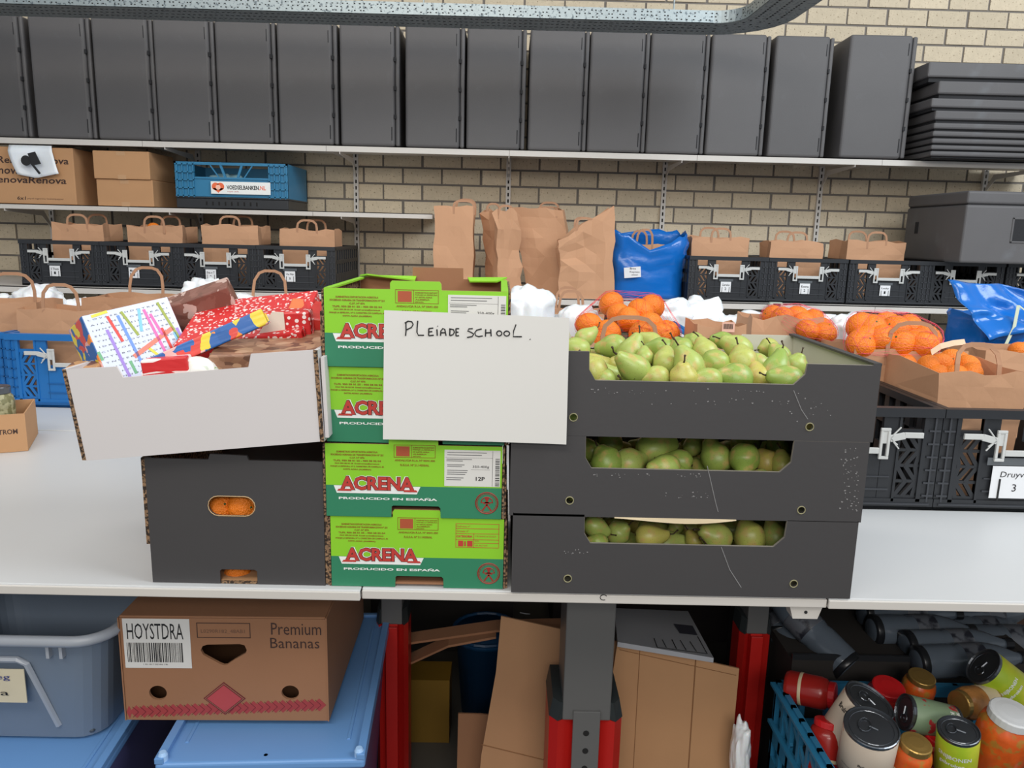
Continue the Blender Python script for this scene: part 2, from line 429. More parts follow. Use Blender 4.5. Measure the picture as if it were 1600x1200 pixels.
for i in range(len(q)-1):
    a = Vector((*q[i], 0)); b = Vector((*q[i+1], 0)); n = int((b-a).length/.024)
    t_ = (b-a).normalized()
    for k in range(n):
        for zz in (.012, .026, .040):
            if random.random() < .25: continue
            p = a+(b-a)*((k+random.uniform(.2, .8))/max(n, 1)); s_ = .0022
            m.add([p+t_*-s_*1.6+Vector((0, 0, zz-s_)), p+t_*s_*1.6+Vector((0, 0, zz-s_)), p+t_*s_*1.6+Vector((0, 0, zz+s_)), p+t_*-s_*1.6+Vector((0, 0, zz+s_))], [(0, 1, 2, 3)])
    for k in range(n):
        for dd in (.04, .09, .14):
            nrm = Vector((-t_.y, t_.x, 0)); p = a+(b-a)*((k+.5)/max(n, 1))+nrm*dd+Vector((0, 0, -.0006))
            m.add([p-t_*.006-nrm*.004, p-t_*.006+nrm*.004, p+t_*.006+nrm*.004, p+t_*.006-nrm*.004], [(0, 1, 2, 3)])
tag(m.build('perforation', darkgap, ct), kind='stuff')
# threaded rods to the ceiling
for x in (-2.2, -.4, cx0-.3):
    MB().tube([(x, .1, 0), (x, .1, 1.0)], .004, 6).build('hanger_rod', galv, ct)
# ================================================================== black insulated boxes, upright
def epp_box():
    t = thing('insulated_box', 'x', 'box', group='upright black foam boxes on the top shelf')
    # local: front face y=0, width .3, height .6, depth .395; lid on the right side
    MB().box(-.157, .122, 0, .39, 0, .598).build('box_body', epp, t, bevel=.014, seg=3)
    m = MB(); m.box(.126, .147, .010, .385, .004, .594); m.build('box_lid', epp, t, bevel=.008)
    m = MB(); m.box(.115, .128, .016, .38, .012, .586)
    for z in (.15, .29, .43): m.ob((.125, .010, z), (.010, .02, .02))
    m.build('lid_seam', epp_d, t)
    MB().box(.105, .111, -.001, .004, .03, .10).build('latch_rib', epp_d, t, bevel=.002); MB().box(.103, .108, -.001, .004, .50, .56).build('latch_rib', epp_d, t, bevel=.002)
    return t
e0 = epp_box(); first = True
lefts = [-62, 42, 141, 237, 333, 430, 528, 631, 728, 827, 920, 1015, 1112, 1212, 1322]
for i, px in enumerate(lefts):
    p = W(px+2, 62, 4.17)
    if i and p.x < lastx+.309 and i < len(lefts)-1: p.x = lastx+.309
    lastx = p.x
    lab = 'upright black foam box on the top shelf, %s' % (ORD[i]+' from the left' if i else 'leftmost and cut by the picture edge')
    if i == len(lefts)-1: lab = 'black foam insulated box at the right end of the row, beside stacked lids'
    loc = (p.x+.157, 4.17+random.uniform(-.004, .006), SZ+.0005); rz = random.uniform(-.012, .012)
    if i == len(lefts)-1: loc = (p.x+.185, 4.14, SZ+.0005); rz = -.03
    if i == 0: o = e0; o.location = loc; o['label'] = lab
    else: o = dup(e0, lab, loc, (0, 0, rz), scale=(1.13, 1, 1.01) if i == len(lefts)-1 else None)
# stack of lids on the right
lidys = [(248, 238), (238, 229), (229, 219), (219, 208), (208, 196), (196, 178), (176, 158), (155, 130), (128, 99)]
z = SZ+.001
names = ['lowest', 'second from the bottom', 'third from the bottom', 'fourth from the bottom', 'fifth from the bottom', 'fourth from the top', 'third from the top', 'second from the top', 'topmost']
for i, (a, b) in enumerate(lidys):
    h = (a-b)/1200*3.95*.99
    xl = W(1446 if i not in (8, 6) else (1432 if i == 8 else 1438), 200, 4.1).x
    t = thing('box_lid', 'black foam lid in the stack on the top shelf, '+names[i], 'lid', (xl, 4.02 if i < 8 else 4.05, z), (0, 0, random.uniform(-.02, .01)), 'stacked black lids')
    MB().box(0, .61, .0, .41, h*.22, h-.001).build('lid_plate', epp, t, bevel=min(.009, h*.25))
    MB().box(.014, .60, .016, .39, 0, h*.3).build('lid_rim', epp_d, t)
    z += h
# lying black box on the crates
p = W(1499, 410, 3.76)
t = thing('insulated_box', 'large black foam box with grip hole lying across the right crates', 'box', (p.x, 3.76, MZ+.2265))
HH = W(1500, 297, 3.76).z-(MZ+.226)-.066
MB().box(0, .57, 0, .56, 0, HH).build('box_body', epp, t, bevel=.012, seg=3)
MB().box(.0, .57, 0, .56, HH+.004, HH+.065).build('box_lid', epp, t, bevel=.012, seg=3)
MB().box(.01, .56, .01, .55, HH-.01, HH+.01).build('lid_seam', epp_d, t)
m = MB(); frame_mb(m, .23, .33, .10, .22, .009, -.004, .003); m.build('grip_frame', epp, t, bevel=.002)
MB().box(.239, .321, -.001, .004, .109, .211).build('grip_recess', epp_d, t)
m = MB(); m.box(-.003, .002, .42, .45, .14, .20); m.build('side_latch', epp_d, t)
# ================================================================== cartons on the short shelf
def carton(name, label, px0, px1, pyb, pyt, Y, zb, depth, mat, rz=0, tape=True):
    a = W(px0, (pyb+pyt)/2, Y); b = W(px1, (pyb+pyt)/2, Y); hgt = W(px0, pyt, Y).z-W(px0, pyb, Y).z; wd = b.x-a.x
    t = thing(name, label, 'box', ((a.x+b.x)/2, Y, zb), (0, 0, rz))
    MB().box(-wd/2, wd/2, 0, depth, 0, hgt).build('carton_body', mat, t, bevel=.004)
    if tape: 
        MB().box(-.022, .022, -.0008, 0, 0, .022).build('tape', M('tape_tan', (190, 150, 112), .4), t)
        MB().box(-.022, .022, -.0008, 0, hgt-.022, hgt-.002).build('tape', M('tape_tan', (0, 0, 0)), t)
        MB().box(-wd/2+.004, wd/2-.004, depth*.5-.001, depth*.5+.001, hgt, hgt+.0006).build('flap_joint', card2, t)
    return t, wd, hgt
low, wd, h1 = carton('cardboard_box', 'plain brown carton under another on the short left shelf', 151, 239, 316, 274, 4.18, UZ+.0005, .3, card)
carton('cardboard_box', 'plain brown carton lying on top of another on the short left shelf', 145, 233, 273, 229, 4.17, UZ+h1+.001, .3, card)
rn, wd, h = carton('cardboard_box', 'printed brown carton with bold black words at the left end of the short shelf', -110, 116, 312, 223, 4.17, UZ+.0005, .33, card, tape=False)
for k, (s, xx, zz, ww, hh) in enumerate([('RenovaRenova', -.02, .205, .37, .035), ('novaRenova', -.02, .150, .30, .04), ('enovaRenova', -.03, .105, .36, .035), ('6x1', .14, .02, .04, .018)]):
    text(s, xx if k < 3 else .135-.07, zz+.0, ww if k < 3 else .045, hh, 0, pblack, rn, bold=.02, shear=.15)
text('papel higienico toalettpapper', .12, .022, .19, .010, 0, pblack, rn)
# white bag sheet draped over carton
m = MB(); N = 12; p0 = W(20, 224, 4.15); vs = []; fs = []
for i in range(N):
    for j in range(N):
        u, v = i/(N-1), j/(N-1); x = (u-.12)*.22+v*.05; 
        y = -.012-.012*math.sin(u*5+v*3)-v*.01; zz = -v*.16*(1-.25*abs(u-.4))
        if j == 0: y = .1
        if j == 1: y = .0; 
        if j < 2: zz = .004
        vs.append((x, y, zz))
for i in range(N-1):
    for j in range(N-1): fs.append((i*N+j, (i+1)*N+j, (i+1)*N+j+1, i*N+j+1))
m.add(vs, fs)
o = m.build('printed_sheet', whbag, smooth=True); o.location = (W(18, 222, 4.15).x, 4.16, UZ+h+.003)
sm = o.modifiers.new('s', 'SOLIDIFY'); sm.thickness = .0015
tag(o, 'white sheet with black shapes draped over the printed carton', 'sheet')
m = MB(); m.lathe([(.026, 0), (.026, .001)], 16, Matrix.Translation((.085, -.042, -.075))@Matrix.Rotation(PI/2, 4, 'X')); m.prism([(.1, -.04), (.14, -.03), (.165, -.09), (.12, -.1)], -.05, -.049); m.bar((.11, -.05, -.08), (.155, -.05, -.14), .001, .012)
m.build('black_shape', ink, o)
# ================================================================== crates
def fold_crate(name, label, cat, mat, ribmat, H=.235, Wd=.4, D=.6, group=None, card_text=None):
    t = thing(name, label, cat, group=group); h = Wd/2
    k = H/.235
    m = MB()
    m.box(-h, h, 0, .016, 0, .026*k); m.box(-h, h, -.004, .018, H-.02*k, H)
    for s in (-1, 1):
        m.box(min(s*h, s*(h-.032)), max(s*h, s*(h-.032)), .003, .016, .02, H-.01)
        m.box(min(s*(h-.094), s*(h-.135)), max(s*(h-.094), s*(h-.135)), .003, .012, .02, H-.01)
        m.box(min(s*(h-.032), s*(h-.042)), max(s*(h-.032), s*(h-.042)), .0, .012, .02, H-.01)
        m.box(min(s*(h-.094), s*(h-.100)), max(s*(h-.094), s*(h-.100)), .0, .012, .02, H-.01)
        x0, x1 = h-.094, h-.042; nr = 4; zz0, zz1 = .03*k, .175*k; rh = (zz1-zz0)/nr
        for r in range(nr):
            za = zz0+r*rh
            m.box(min(s*x0, s*x1), max(s*x0, s*x1), .004, .011, za-.0035, za+.0035)
            for q in range(3):
                xa_ = x0+(x1-x0)*(q-.15)/2.2; xb_ = xa_+rh*.75
                xa_ = max(min(xa_, x1), x0); xb_ = max(min(xb_, x1), x0)
                if r % 2: A_, B_ = (s*xa_, .007, za+rh), (s*xb_, .007, za)
                else: A_, B_ = (s*xa_, .007, za), (s*xb_, .007, za+rh)
                if abs(xa_-xb_) > .004: m.bar(A_, B_, .007, .0095)
        m.box(min(s*x0, s*x1), max(s*x0, s*x1), .004, .011, zz1, zz1+.012)
    m.box(-(h-.135)-.001, h-.135+.001, .003, .012, .02, .135*k)
    m.build('front_panel', mat, t)
    m = MB()                                    # ribs on the front
    for s in (-1, 1):
        for q in range(6): z = (.032+.03*q)*k; m.box(min(s*(h-.003), s*(h-.029)), max(s*(h-.003), s*(h-.029)), -.001, .004, z, z+.004)
        m.box(min(s*(h-.014), s*(h-.018)), max(s*(h-.014), s*(h-.018)), -.001, .004, .02, H-.02)
    m.box(-h+.01, h-.01, -.003, .001, .012*k, .016*k); m.box(-.09, .09, 0, .004, .045*k, .049*k); m.box(-.09, .09, 0, .004, .075*k, .078*k)
    m.build('rib', ribmat, t)
    for s in (-1, 1):
        m = MB(); xo = s*h; xi = s*(h-.010)
        m.box(min(xo, xi), max(xo, xi), .016, D-.016, 0, H*.40); m.box(min(xo, s*(h-.016)), max(xo, s*(h-.016)), .0, D, H-.018, H)
        for q in range(11):
            y = .016+(D-.05)*q/10; m.box(min(xo, xi), max(xo, xi), y, y+.022, 0, H-.01)
        m.box(min(xo, xi), max(xo, xi), .016, D-.016, H*.62, H*.70)
        m.build('side_panel', mat, t)
    MB().box(-h, h, D-.014, D, 0, H).build('back_panel', mat, t)
    MB().box(-h, h, 0, D, 0, .008).build('base', mat, t)
    m = MB(); zc = .155*k; cx = .066; y0, y1 = -.010, -.004
    for s in (-1, 1):
        x = s*cx
        for (a, b, c, d) in [(-.0115, .0115, .030, .037), (-.0115, .0115, -.037, -.030), (-.0115, -.005, -.03, .03), (.005, .0115, -.03, .03)]:
            m.box(x+a, x+b, y0, y1, zc+c, zc+d)
        m.box(x-.006, x+.006, y0+.002, y1, zc+.0, zc+.03)
        m.bar((x+s*.011, -.007, zc+.012), (x+s*.045, -.007, zc+.020), .006, .016); m.bar((x+s*.044, -.007, zc+.021), (x+s*.088, -.007, zc+.021), .006, .013)
        for dz in (1, -1): m.bar((x+s*.012, -.008, zc+.014), (x+s*.034, -.008, zc+.014+dz*.026), .004, .0032)
        m.bar((x+s*.012, -.008, zc+.012), (x+s*.030, -.008, zc-.002), .004, .003)
    m.box(-cx+.0115, cx-.0115, y0, y1, zc-.024, zc-.010); 
    o = m.build('handle_clip', clipm, t, bevel=.0012); tag(o, 'pale grey clip handle')
    return t
def crate_card(c, words, H=.235, x=-.03, w_=.052):
    z = .048
    k = MB().box(x-w_/2, x+w_/2, -.004, -.003, z, z+.052).build('label_card', cardw, c)
    tag(k, 'white card with handwriting')
    for s in (-1, 1): MB().box(x+s*.018-.001, x+s*.018+.001, -.0052, -.004, z-.004, z+.026).build('card_tab', ink, k)
    text(words.split('|')[0], x-.019, z+.031, .038, .011, -.0042, ink, k, bold=.01)
    text(words.split('|')[1], x-.005, z+.010, .009, .013, -.0042, ink, k, bold=.01)
    MB().box(x-.035, x+.035, -.0045, -.003, z+.054, z+.066).build('clear_strip', M('clear_strip', (92, 96, 100), .25), c)
# ------------------------------------------------------------------ paper bags
def bag_mesh(w_, d, h, seed=0, amp=.008, gus=.35, lean=(0, 0), levels=9, flare=0, rimamp=.0, rnd=False, slant=0, dip=0):
    per = []
    n = 6
    if rnd:
        N_ = 28
        for i in range(N_):
            a = 2*PI*i/N_; ca, sa = math.cos(a), math.sin(a)
            per.append((math.copysign(abs(ca)**.45, ca)*.5, math.copysign(abs(sa)**.45, sa)*.5))
    else:
        for i in range(n): per.append((-.5+i/n, -.5))
        for i in range(4): per.append((.5, -.5+i/4))
        for i in range(n): per.append((.5-i/n, .5))
        for i in range(4): per.append((-.5, .5-i/4))
    m = MB(); vs = []; fs = []; P = len(per)
    for l in range(levels+1):
        t = l/levels
        for i, (a, b) in enumerate(per):
            x = a*w_*(1+flare*t); y = b*d*(1+flare*t)
            if not rnd and abs(abs(a)-.5) < 1e-6 and abs(b) < .49:
                x -= math.copysign((.5-abs(b))*2*gus*d*.5*t**1.3, x)
            z = t*h
            x += lean[0]*z; y += lean[1]*z
            dn = rough((x, y, z), 9, amp, seed)+rough((x, y, z), 26, amp*.4, seed+5)
            kz = min(1, t*4); z += slant*x*t*t
            if dip and y < 0: z -= dip*t**2*math.exp(-((x-.03)/(w_*.3))**2)
            if t == 1: z += rimamp*math.sin(i*1.9+seed)+rimamp*.6*math.sin(i*.7+seed*2)
            vs.append((x+dn.x*kz, y+dn.y*kz, z+dn.z*kz*.5))
    for l in range(levels):
        for i in range(P):
            a, b, c, e_ = l*P+i, l*P+(i+1) % P, (l+1)*P+(i+1) % P, (l+1)*P+i
            fs += [(a, b, c), (a, c, e_)] if (i+l) % 2 else [(a, b, e_), (b, c, e_)]
    fs.append(tuple(range(P-1, -1, -1)))
    return m.add(vs, fs)
def hoop(m, x0, x1, y, z, h, bend=0, wv=(0, .0, 0), t=.0015, n=9, tilt=0, w_=.014):
    """paper handle: flat strip arch between x0 and x1 starting 2.5cm under the rim"""
    pa = []
    pts = [(0, -.03), (0, .35), (.04, .7), (.18, .93), (.35, 1.0), (.65, 1.0), (.82, .93), (.96, .7), (1, .35), (1, -.03)]
    for u, v in pts:
        pa.append((x0+(x1-x0)*u, y+bend*max(v, 0)+tilt*u, z+(h*v if v > 0 else v)))
    # leg strips face the viewer: width in the xz plane, thin along y
    N = len(pa); vs = []; fs = []
    for i, p in enumerate(pa):
        a = Vector(pa[max(i-1, 0)]); b = Vector(pa[min(i+1, N-1)]); d = (b-a); d.y = 0; d.normalize(); nn = Vector((-d.z, 0, d.x))*w_/2; p = Vector(p); yy = Vector((0, t, 0))
        vs += [p-nn-yy, p+nn-yy, p+nn+yy, p-nn+yy]
    for i in range(N-1):
        for j in range(4): fs.append((i*4+j, i*4+(j+1) % 4, i*4+4+(j+1) % 4, i*4+4+j))
    fs += [(3, 2, 1, 0), tuple(range((N-1)*4, N*4))]
    return m.add(vs, fs)
def paper_bag(label, loc, w_, d, h, rz=0, seed=0, amp=.006, lean=(0, 0), gus=.35, handles=((-1, .06, 0), (1, .06, 0)), hw=.11, group=None, mat=None, flare=0, rimamp=.004, ry=0, hx=0, slant=0, hwd=.011):
    t = thing('paper_bag', label, 'paper bag', loc, (0, ry, rz), group)
    o = bag_mesh(w_, d, h, seed, amp, gus, lean, flare=flare, rimamp=rimamp, slant=slant).build('bag_body', mat or kraft, t)
    s = o.modifiers.new('s', 'SOLIDIFY'); s.thickness = .0012
    for side, hh, bend in handles:
        m = MB(); hoop(m, -hw/2+lean[0]*h+hx, hw/2+lean[0]*h+hx, side*d*.49+lean[1]*h, h-.01+slant*(hx+lean[0]*h), hh, bend, w_=hwd)
        m.build('handle', handlem, t)
    return t
def plastic(name, label, cat, loc, r, seed=0, mat=None, amp=.3, rot=(0, 0, 0), peak=0, group=None, flat=.0):
    bm = bmesh.new(); bmesh.ops.create_icosphere(bm, subdivisions=4, radius=1)
    for v in bm.verts:
        p = v.co.copy(); n = p.normalized()
        q = Vector((p.x*1.5, p.y*1.5, p.z*.8))
        a = abs(noise.noise(q*1.3+Vector((seed*5.1, seed, 0))))*1.2+abs(noise.noise(q*2.6+Vector((0, seed*4.3, seed))))*.45+abs(noise.noise(q*6.5+Vector((seed, 0, seed*2))))*.10
        k = 1+amp*(a-.45)
        if peak and p.z > 0: k += peak*max(0, p.z)**6*(1+.4*math.sin(p.x*9+seed))
        ru, rd = r[2] if isinstance(r[2], tuple) else (r[2], r[2])
        nxy = math.hypot(n.x, n.y); g = (nxy**.55/nxy if nxy > 1e-4 else 0) if n.z < 0 else (nxy**.8/nxy if nxy > 1e-4 else 0)
        v.co = Vector((n.x*g*k*r[0], n.y*g*k*r[1], n.z*k*ru if n.z > 0 else max(n.z, -.9)*rd))
    me = bpy.data.meshes.new(name); bm.to_mesh(me); bm.free(); me.materials.append(mat or whbag)
    o = link(name, me, None, smooth=False); o.location = loc; o.rotation_euler = rot
    for i, p in enumerate(me.polygons): p.use_smooth = True
    return tag(o, label, cat, group)
# ------------------------------------------------------------------ mandarins
def fruit_mesh():
    m = MB(); pr = []
    for i in range(11):
        a = -PI/2+PI*i/10; pr.append((max(.0, math.cos(a)), math.sin(a)*.86-(0.05*math.exp(-((a-PI/2)/.3)**2))))
    return m.lathe([(max(r, .001), z) for r, z in pr], 18)
omp = thing('mandarin', 'proto', 'mandarin')
fruit_mesh().build('peel', orangem, omp, smooth=True)
MB().lathe([(.08, 0), (.05, .03), (.001, .035)], 8, Matrix.Translation((0, 0, .80))).build('stem_button', M('button_green', (70, 90, 40), .7), omp)
om_first = [True]
def mandarins(pts, where, group, Yf, R=.034, clampY=None):
    """pts: pixel centres with depth; every fruit its own thing"""
    out = []; pts = sorted(pts)
    for i, q in enumerate(pts):
        px, py, Y = q[:3]; r = q[3] if len(q) > 3 else R
        p = W(px, py, Y)
        lab = 'mandarin %s, %s from the left' % (where, ORD[i] if i else 'first') if len(pts) > 1 else 'single orange mandarin '+where
        rot = (random.uniform(-1.2, 1.2), random.uniform(-1.2, 1.2), random.uniform(0, 6))
        if om_first[0]:
            o = omp; om_first[0] = False; o.location = p; o.rotation_euler = rot; o['label'] = lab; o['group'] = group
        else: o = dup(omp, lab, p, rot, group)
        o.scale = (r, r, r); out.append((p, r))
    return out
def net(frs, label, infl=1.07, mat=None, thick=.0007):
    bm = bmesh.new(); c = sum((p for p, r in frs), Vector())/len(frs)
    for p, r in frs:
        t_ = bmesh.ops.create_icosphere(bm, subdivisions=2, radius=r*infl, matrix=Matrix.Translation(p-c))
    res = bmesh.ops.convex_hull(bm, input=bm.verts)
    dead = set(g for g in res['geom_interior'] if isinstance(g, bmesh.types.BMVert)) | set(g for g in res['geom_unused'] if isinstance(g, bmesh.types.BMVert))
    bmesh.ops.delete(bm, geom=list(dead), context='VERTS')
    for f in [f for f in bm.faces if not f.is_valid]: pass
    me = bpy.data.meshes.new('net_bag'); bm.to_mesh(me); bm.free(); me.materials.append(mat or netm)
    o = bpy.data.objects.new('net_bag', me); COL.objects.link(o); o.location = c
    wf = o.modifiers.new('w', 'WIREFRAME'); wf.thickness = thick; wf.use_replace = True
    return tag(o, label, 'net bag')
# ------------------------------------------------------------------ middle shelf, crates
cr = fold_crate('folding_crate', 'x', 'crate', blkpl, blkpl2, H=.225, group='black folding crates on the middle shelf')
specs = [(33, 'black crate on the middle shelf at the far left, first of the left four', 'S Thom|1'),
         (156, 'black crate on the middle shelf, second of the left four', 'Marsara|1'),
         (277, 'black crate on the middle shelf, third of the left four', 'Eva n T|2'),
         (400, 'black crate on the middle shelf, fourth of the left four, beside the wall upright', 'Uta Nijn|36'),
         (1074, 'black crate on the middle shelf directly right of the blue bag', 'Gerwke|2'),
         (1198, 'black crate on the middle shelf, second right of the blue bag', 'Extra|2'),
         (1322, 'black crate on the middle shelf, third right of the blue bag', 'Louky|1'),
         (1442, 'black crate on the middle shelf beneath the lying black foam box', 'Noor|4'),
         (1567, 'black crate on the middle shelf at the right picture edge', 'Wouter|2')]
MC = []
for i, (px, lab, wds) in enumerate(specs):
    py = 443+px*.029-12; a = W(px, py, 3.90); loc = (a.x+.2, 3.90+random.uniform(0, .01), MZ+.0008)
    if i == 0: o = cr; o.location = loc; o['label'] = lab
    else: o = dup(cr, lab, loc, (0, 0, 0))
    MC.append(o)
for o, s in zip(MC, specs): crate_card(o, s[2], x=-.028 if s[0] < 1000 else -.01)
bagspec = [(0, 108, .26, .30, 1, .0), (1, 232, .28, .30, 2, 0), (2, 366, .29, .31, 3, 0), (3, 480, .28, .30, 4, .0), (4, 1116, .30, .31, 5, .05), (5, 1226, .27, .30, 6, -.03), (6, 1340, .31, .31, 7, .06)]
wh = ['first of the left four crates', 'second of the left four crates', 'third of the left four crates', 'fourth of the left four crates', 'crate right of the blue bag', 'second crate right of the blue bag', 'third crate right of the blue bag']
for ci, px, w_, h, sd, rz in bagspec:
    a = W(px+14, 380, 4.0)
    x = MC[ci].location.x
    paper_bag('brown paper bag with strip handles inside the '+wh[ci], (x+(.03 if ci < 4 else -.02), 4.13, MZ+.0095), w_, .20, h, rz, sd, .007, group='paper bags in the middle shelf crates',
              handles=((-1, .055, 0), (1, .06, .01)), hw=.10, gus=.2, rimamp=.006)
p1 = mandarins([(130, 366, 4.10), (143, 366, 4.12)], 'showing in the bag of the far left crate', 'mandarins in crate bags', 0)
p1 = mandarins([(240, 358, 4.10), (250, 362, 4.15)], 'showing in the bag of the second left crate', 'mandarins in crate bags', 0)
# ------------------------------------------------------------------ standing paper bags
def bag_at(label, pxc, Y, pw, pyt, lean=0, seed=0, d=.17, rz=0, **kw):
    base = G(pxc, 0, 0) if False else None
    X = W(pxc, 440, Y).x; w_ = pw/1200*Y*1.0; zt = W(pxc, pyt, Y).z
    return paper_bag(label, (X, Y+d/2, MZ+.001), w_, d, zt-MZ, rz, seed, lean=(lean, 0), **kw)
bag_at('tall flat fronted brown paper bag, leftmost of the standing bags', 708, 3.96, 60, 322, .0, 11, d=.2, amp=.009, handles=((-1, .035, 0), (1, .05, 0)), hw=.1, gus=.5, hx=.05)
bag_at('narrow crumpled brown paper bag, second of the standing bags', 790, 3.96, 38, 330, -.10, 12, d=.2, amp=.026, handles=((-1, .035, 0), (1, .05, 0)), hw=.07, rz=.35, gus=.5, rimamp=.01)
bag_at('wide brown paper bag, third of the standing bags', 866, 4.06, 76, 327, -.20, 13, d=.2, amp=.020, handles=((-1, .02, .05), (1, .05, 0)), hw=.1, gus=.4, rz=-.1, hx=.05, rimamp=.006)
bag_at('pale brown paper bag with slanting top, rightmost of the standing bags', 918, 3.87, 84, 345, -.06, 14, d=.13, amp=.022, handles=((-1, .035, 0), (1, .04, .02)), hw=.08, gus=.4, slant=.62, rimamp=.003)
m = MB()
# ------------------------------------------------------------------ blue bag on the middle shelf
pb = W(1012, 465, 3.95)
bb = thing('shopping_bag', 'glossy blue plastic shopping bag on the middle shelf with a taped note', 'shopping bag', (pb.x, 4.10, MZ+.001))
o = bag_mesh(.39, .26, .345, 21, .026, 0, (0, 0), 14, .05, .010, rnd=True, dip=.10).build('bag_body', bluebag, bb, smooth=True)
s = o.modifiers.new('s', 'SOLIDIFY'); s.thickness = .0015
MB().box(-.115, -.03, -.157, -.156, .115, .168).build('note', cardw, bb, mx=Matrix.Rotation(-.10, 4, 'Y'))
text('Bros', -.10, .148, .03, .01, -.158, ink, bb); text('Kapitein', -.10, .130, .05, .01, -.158, ink, bb); text('school', -.09, .118, .03, .008, -.158, ink, bb)
paper_bag('brown paper bag with loop handle standing inside the blue bag', (pb.x+.0, 4.10, MZ+.004), .24, .16, .27, 0, 31, .005, handles=((-1, .085, -.01), (1, .08, 0)), hw=.08, gus=.2, hx=-.02)
# ------------------------------------------------------------------ blue crate with sign on the short shelf
bx = W(275, 300, 4.17).x; bx2 = W(450, 300, 4.17).x; bw = bx2-bx
bc = thing('stacking_crate', 'blue stacking crate with dark base and white sign on the short left shelf', 'crate', ((bx+bx2)/2, 4.17, UZ+.001))
m = MB(); H = .235
h = bw/2
m.box(-h, h, 0, .012, H-.014, H); m.box(-h, h, .004, .010, .06, .15)
for s in (-1, 1):
    m.box(min(s*h, s*(h-.012)), max(s*h, s*(h-.012)), 0, .4, .055, H)
    for q in range(4): x = s*(h-.012-.028*q); m.box(x-.003, x+.003, -.004, .01, .055, H)
    for q in range(5): z = .06+.04*q; m.box(min(s*h, s*(h-.1)), max(s*h, s*(h-.1)), -.004, .01, z, z+.006)
    m.box(min(s*h, s*(h-.1)), max(s*h, s*(h-.1)), .006, .01, .055, H)
    m.bar((s*.03, .005, .15), (s*.06, .005, H), .008, .012); m.bar((s*.06, .005, .15), (s*.12, .005, H), .006, .006)
m.box(-h, h, .388, .4, .055, H); m.box(-h+.1, h-.1, 0, .01, .15, .16)
m.build('crate_wall', tealpl, bc)
m = MB(); m.box(-h, h, 0, .4, 0, .05); m.box(-h-.003, h+.003, -.004, .404, .05, .058)
m.build('crate_base', blkpl, bc, bevel=.003)
m = MB(); 
for i in range(9): m.box(-.14+.033*i, -.14+.033*i+.008, -.001, .001, .015, .035)
m.build('base_slot', darkgap, bc)
sx0, sx1 = W(329, 286, 4.16).x-bc.location.x, W(422, 286, 4.16).x-bc.location.x
sg = MB().box(sx0, sx1, -.008, -.005, .075, .138).build('sign', pwhite, bc); tag(sg, 'white sign with hearts and words')
text('VOEDSELBANKEN', sx0+.082, .098, .168, .022, -.008, ink, sg, bold=.03); text('.NL', sx0+.252, .098, .035, .022, -.008, M('print_salmon', (236, 120, 90), .5), sg, bold=.03)
text('mijter delft', sx0+.085, .083, .06, .008, -.008, pred, sg)
hm = M('print_orange', (232, 108, 66), .5)
m = MB()
for dx, r in ((.025, .02), (.05, .02)): m.lathe([(r, 0), (r, .0005)], 18, Matrix.Translation((sx0+dx, -.008, .112))@Matrix.Rotation(PI/2, 4, 'X'))
m.prism([(sx0+.008, .104), (sx0+.038, .080), (sx0+.067, .104)], -.0085, -.008); m.build('heart_mark', hm, sg)
m = MB(); m.lathe([(.013, 0), (.013, .0005)], 16, Matrix.Translation((sx0+.038, -.0088, .108))@Matrix.Rotation(PI/2, 4, 'X')); m.build('heart_mark', M('print_pale_orange', (246, 190, 168), .5), sg)
# bits wrapped inside that crate
plastic('plastic_wrapper', 'pale crumpled wrapper lying inside the blue sign crate', 'wrapper', (bx+.2, 4.36, UZ+.12), (.12, .07, .07), 3, M('wrapper_pale', (150, 190, 200), .3), .3)
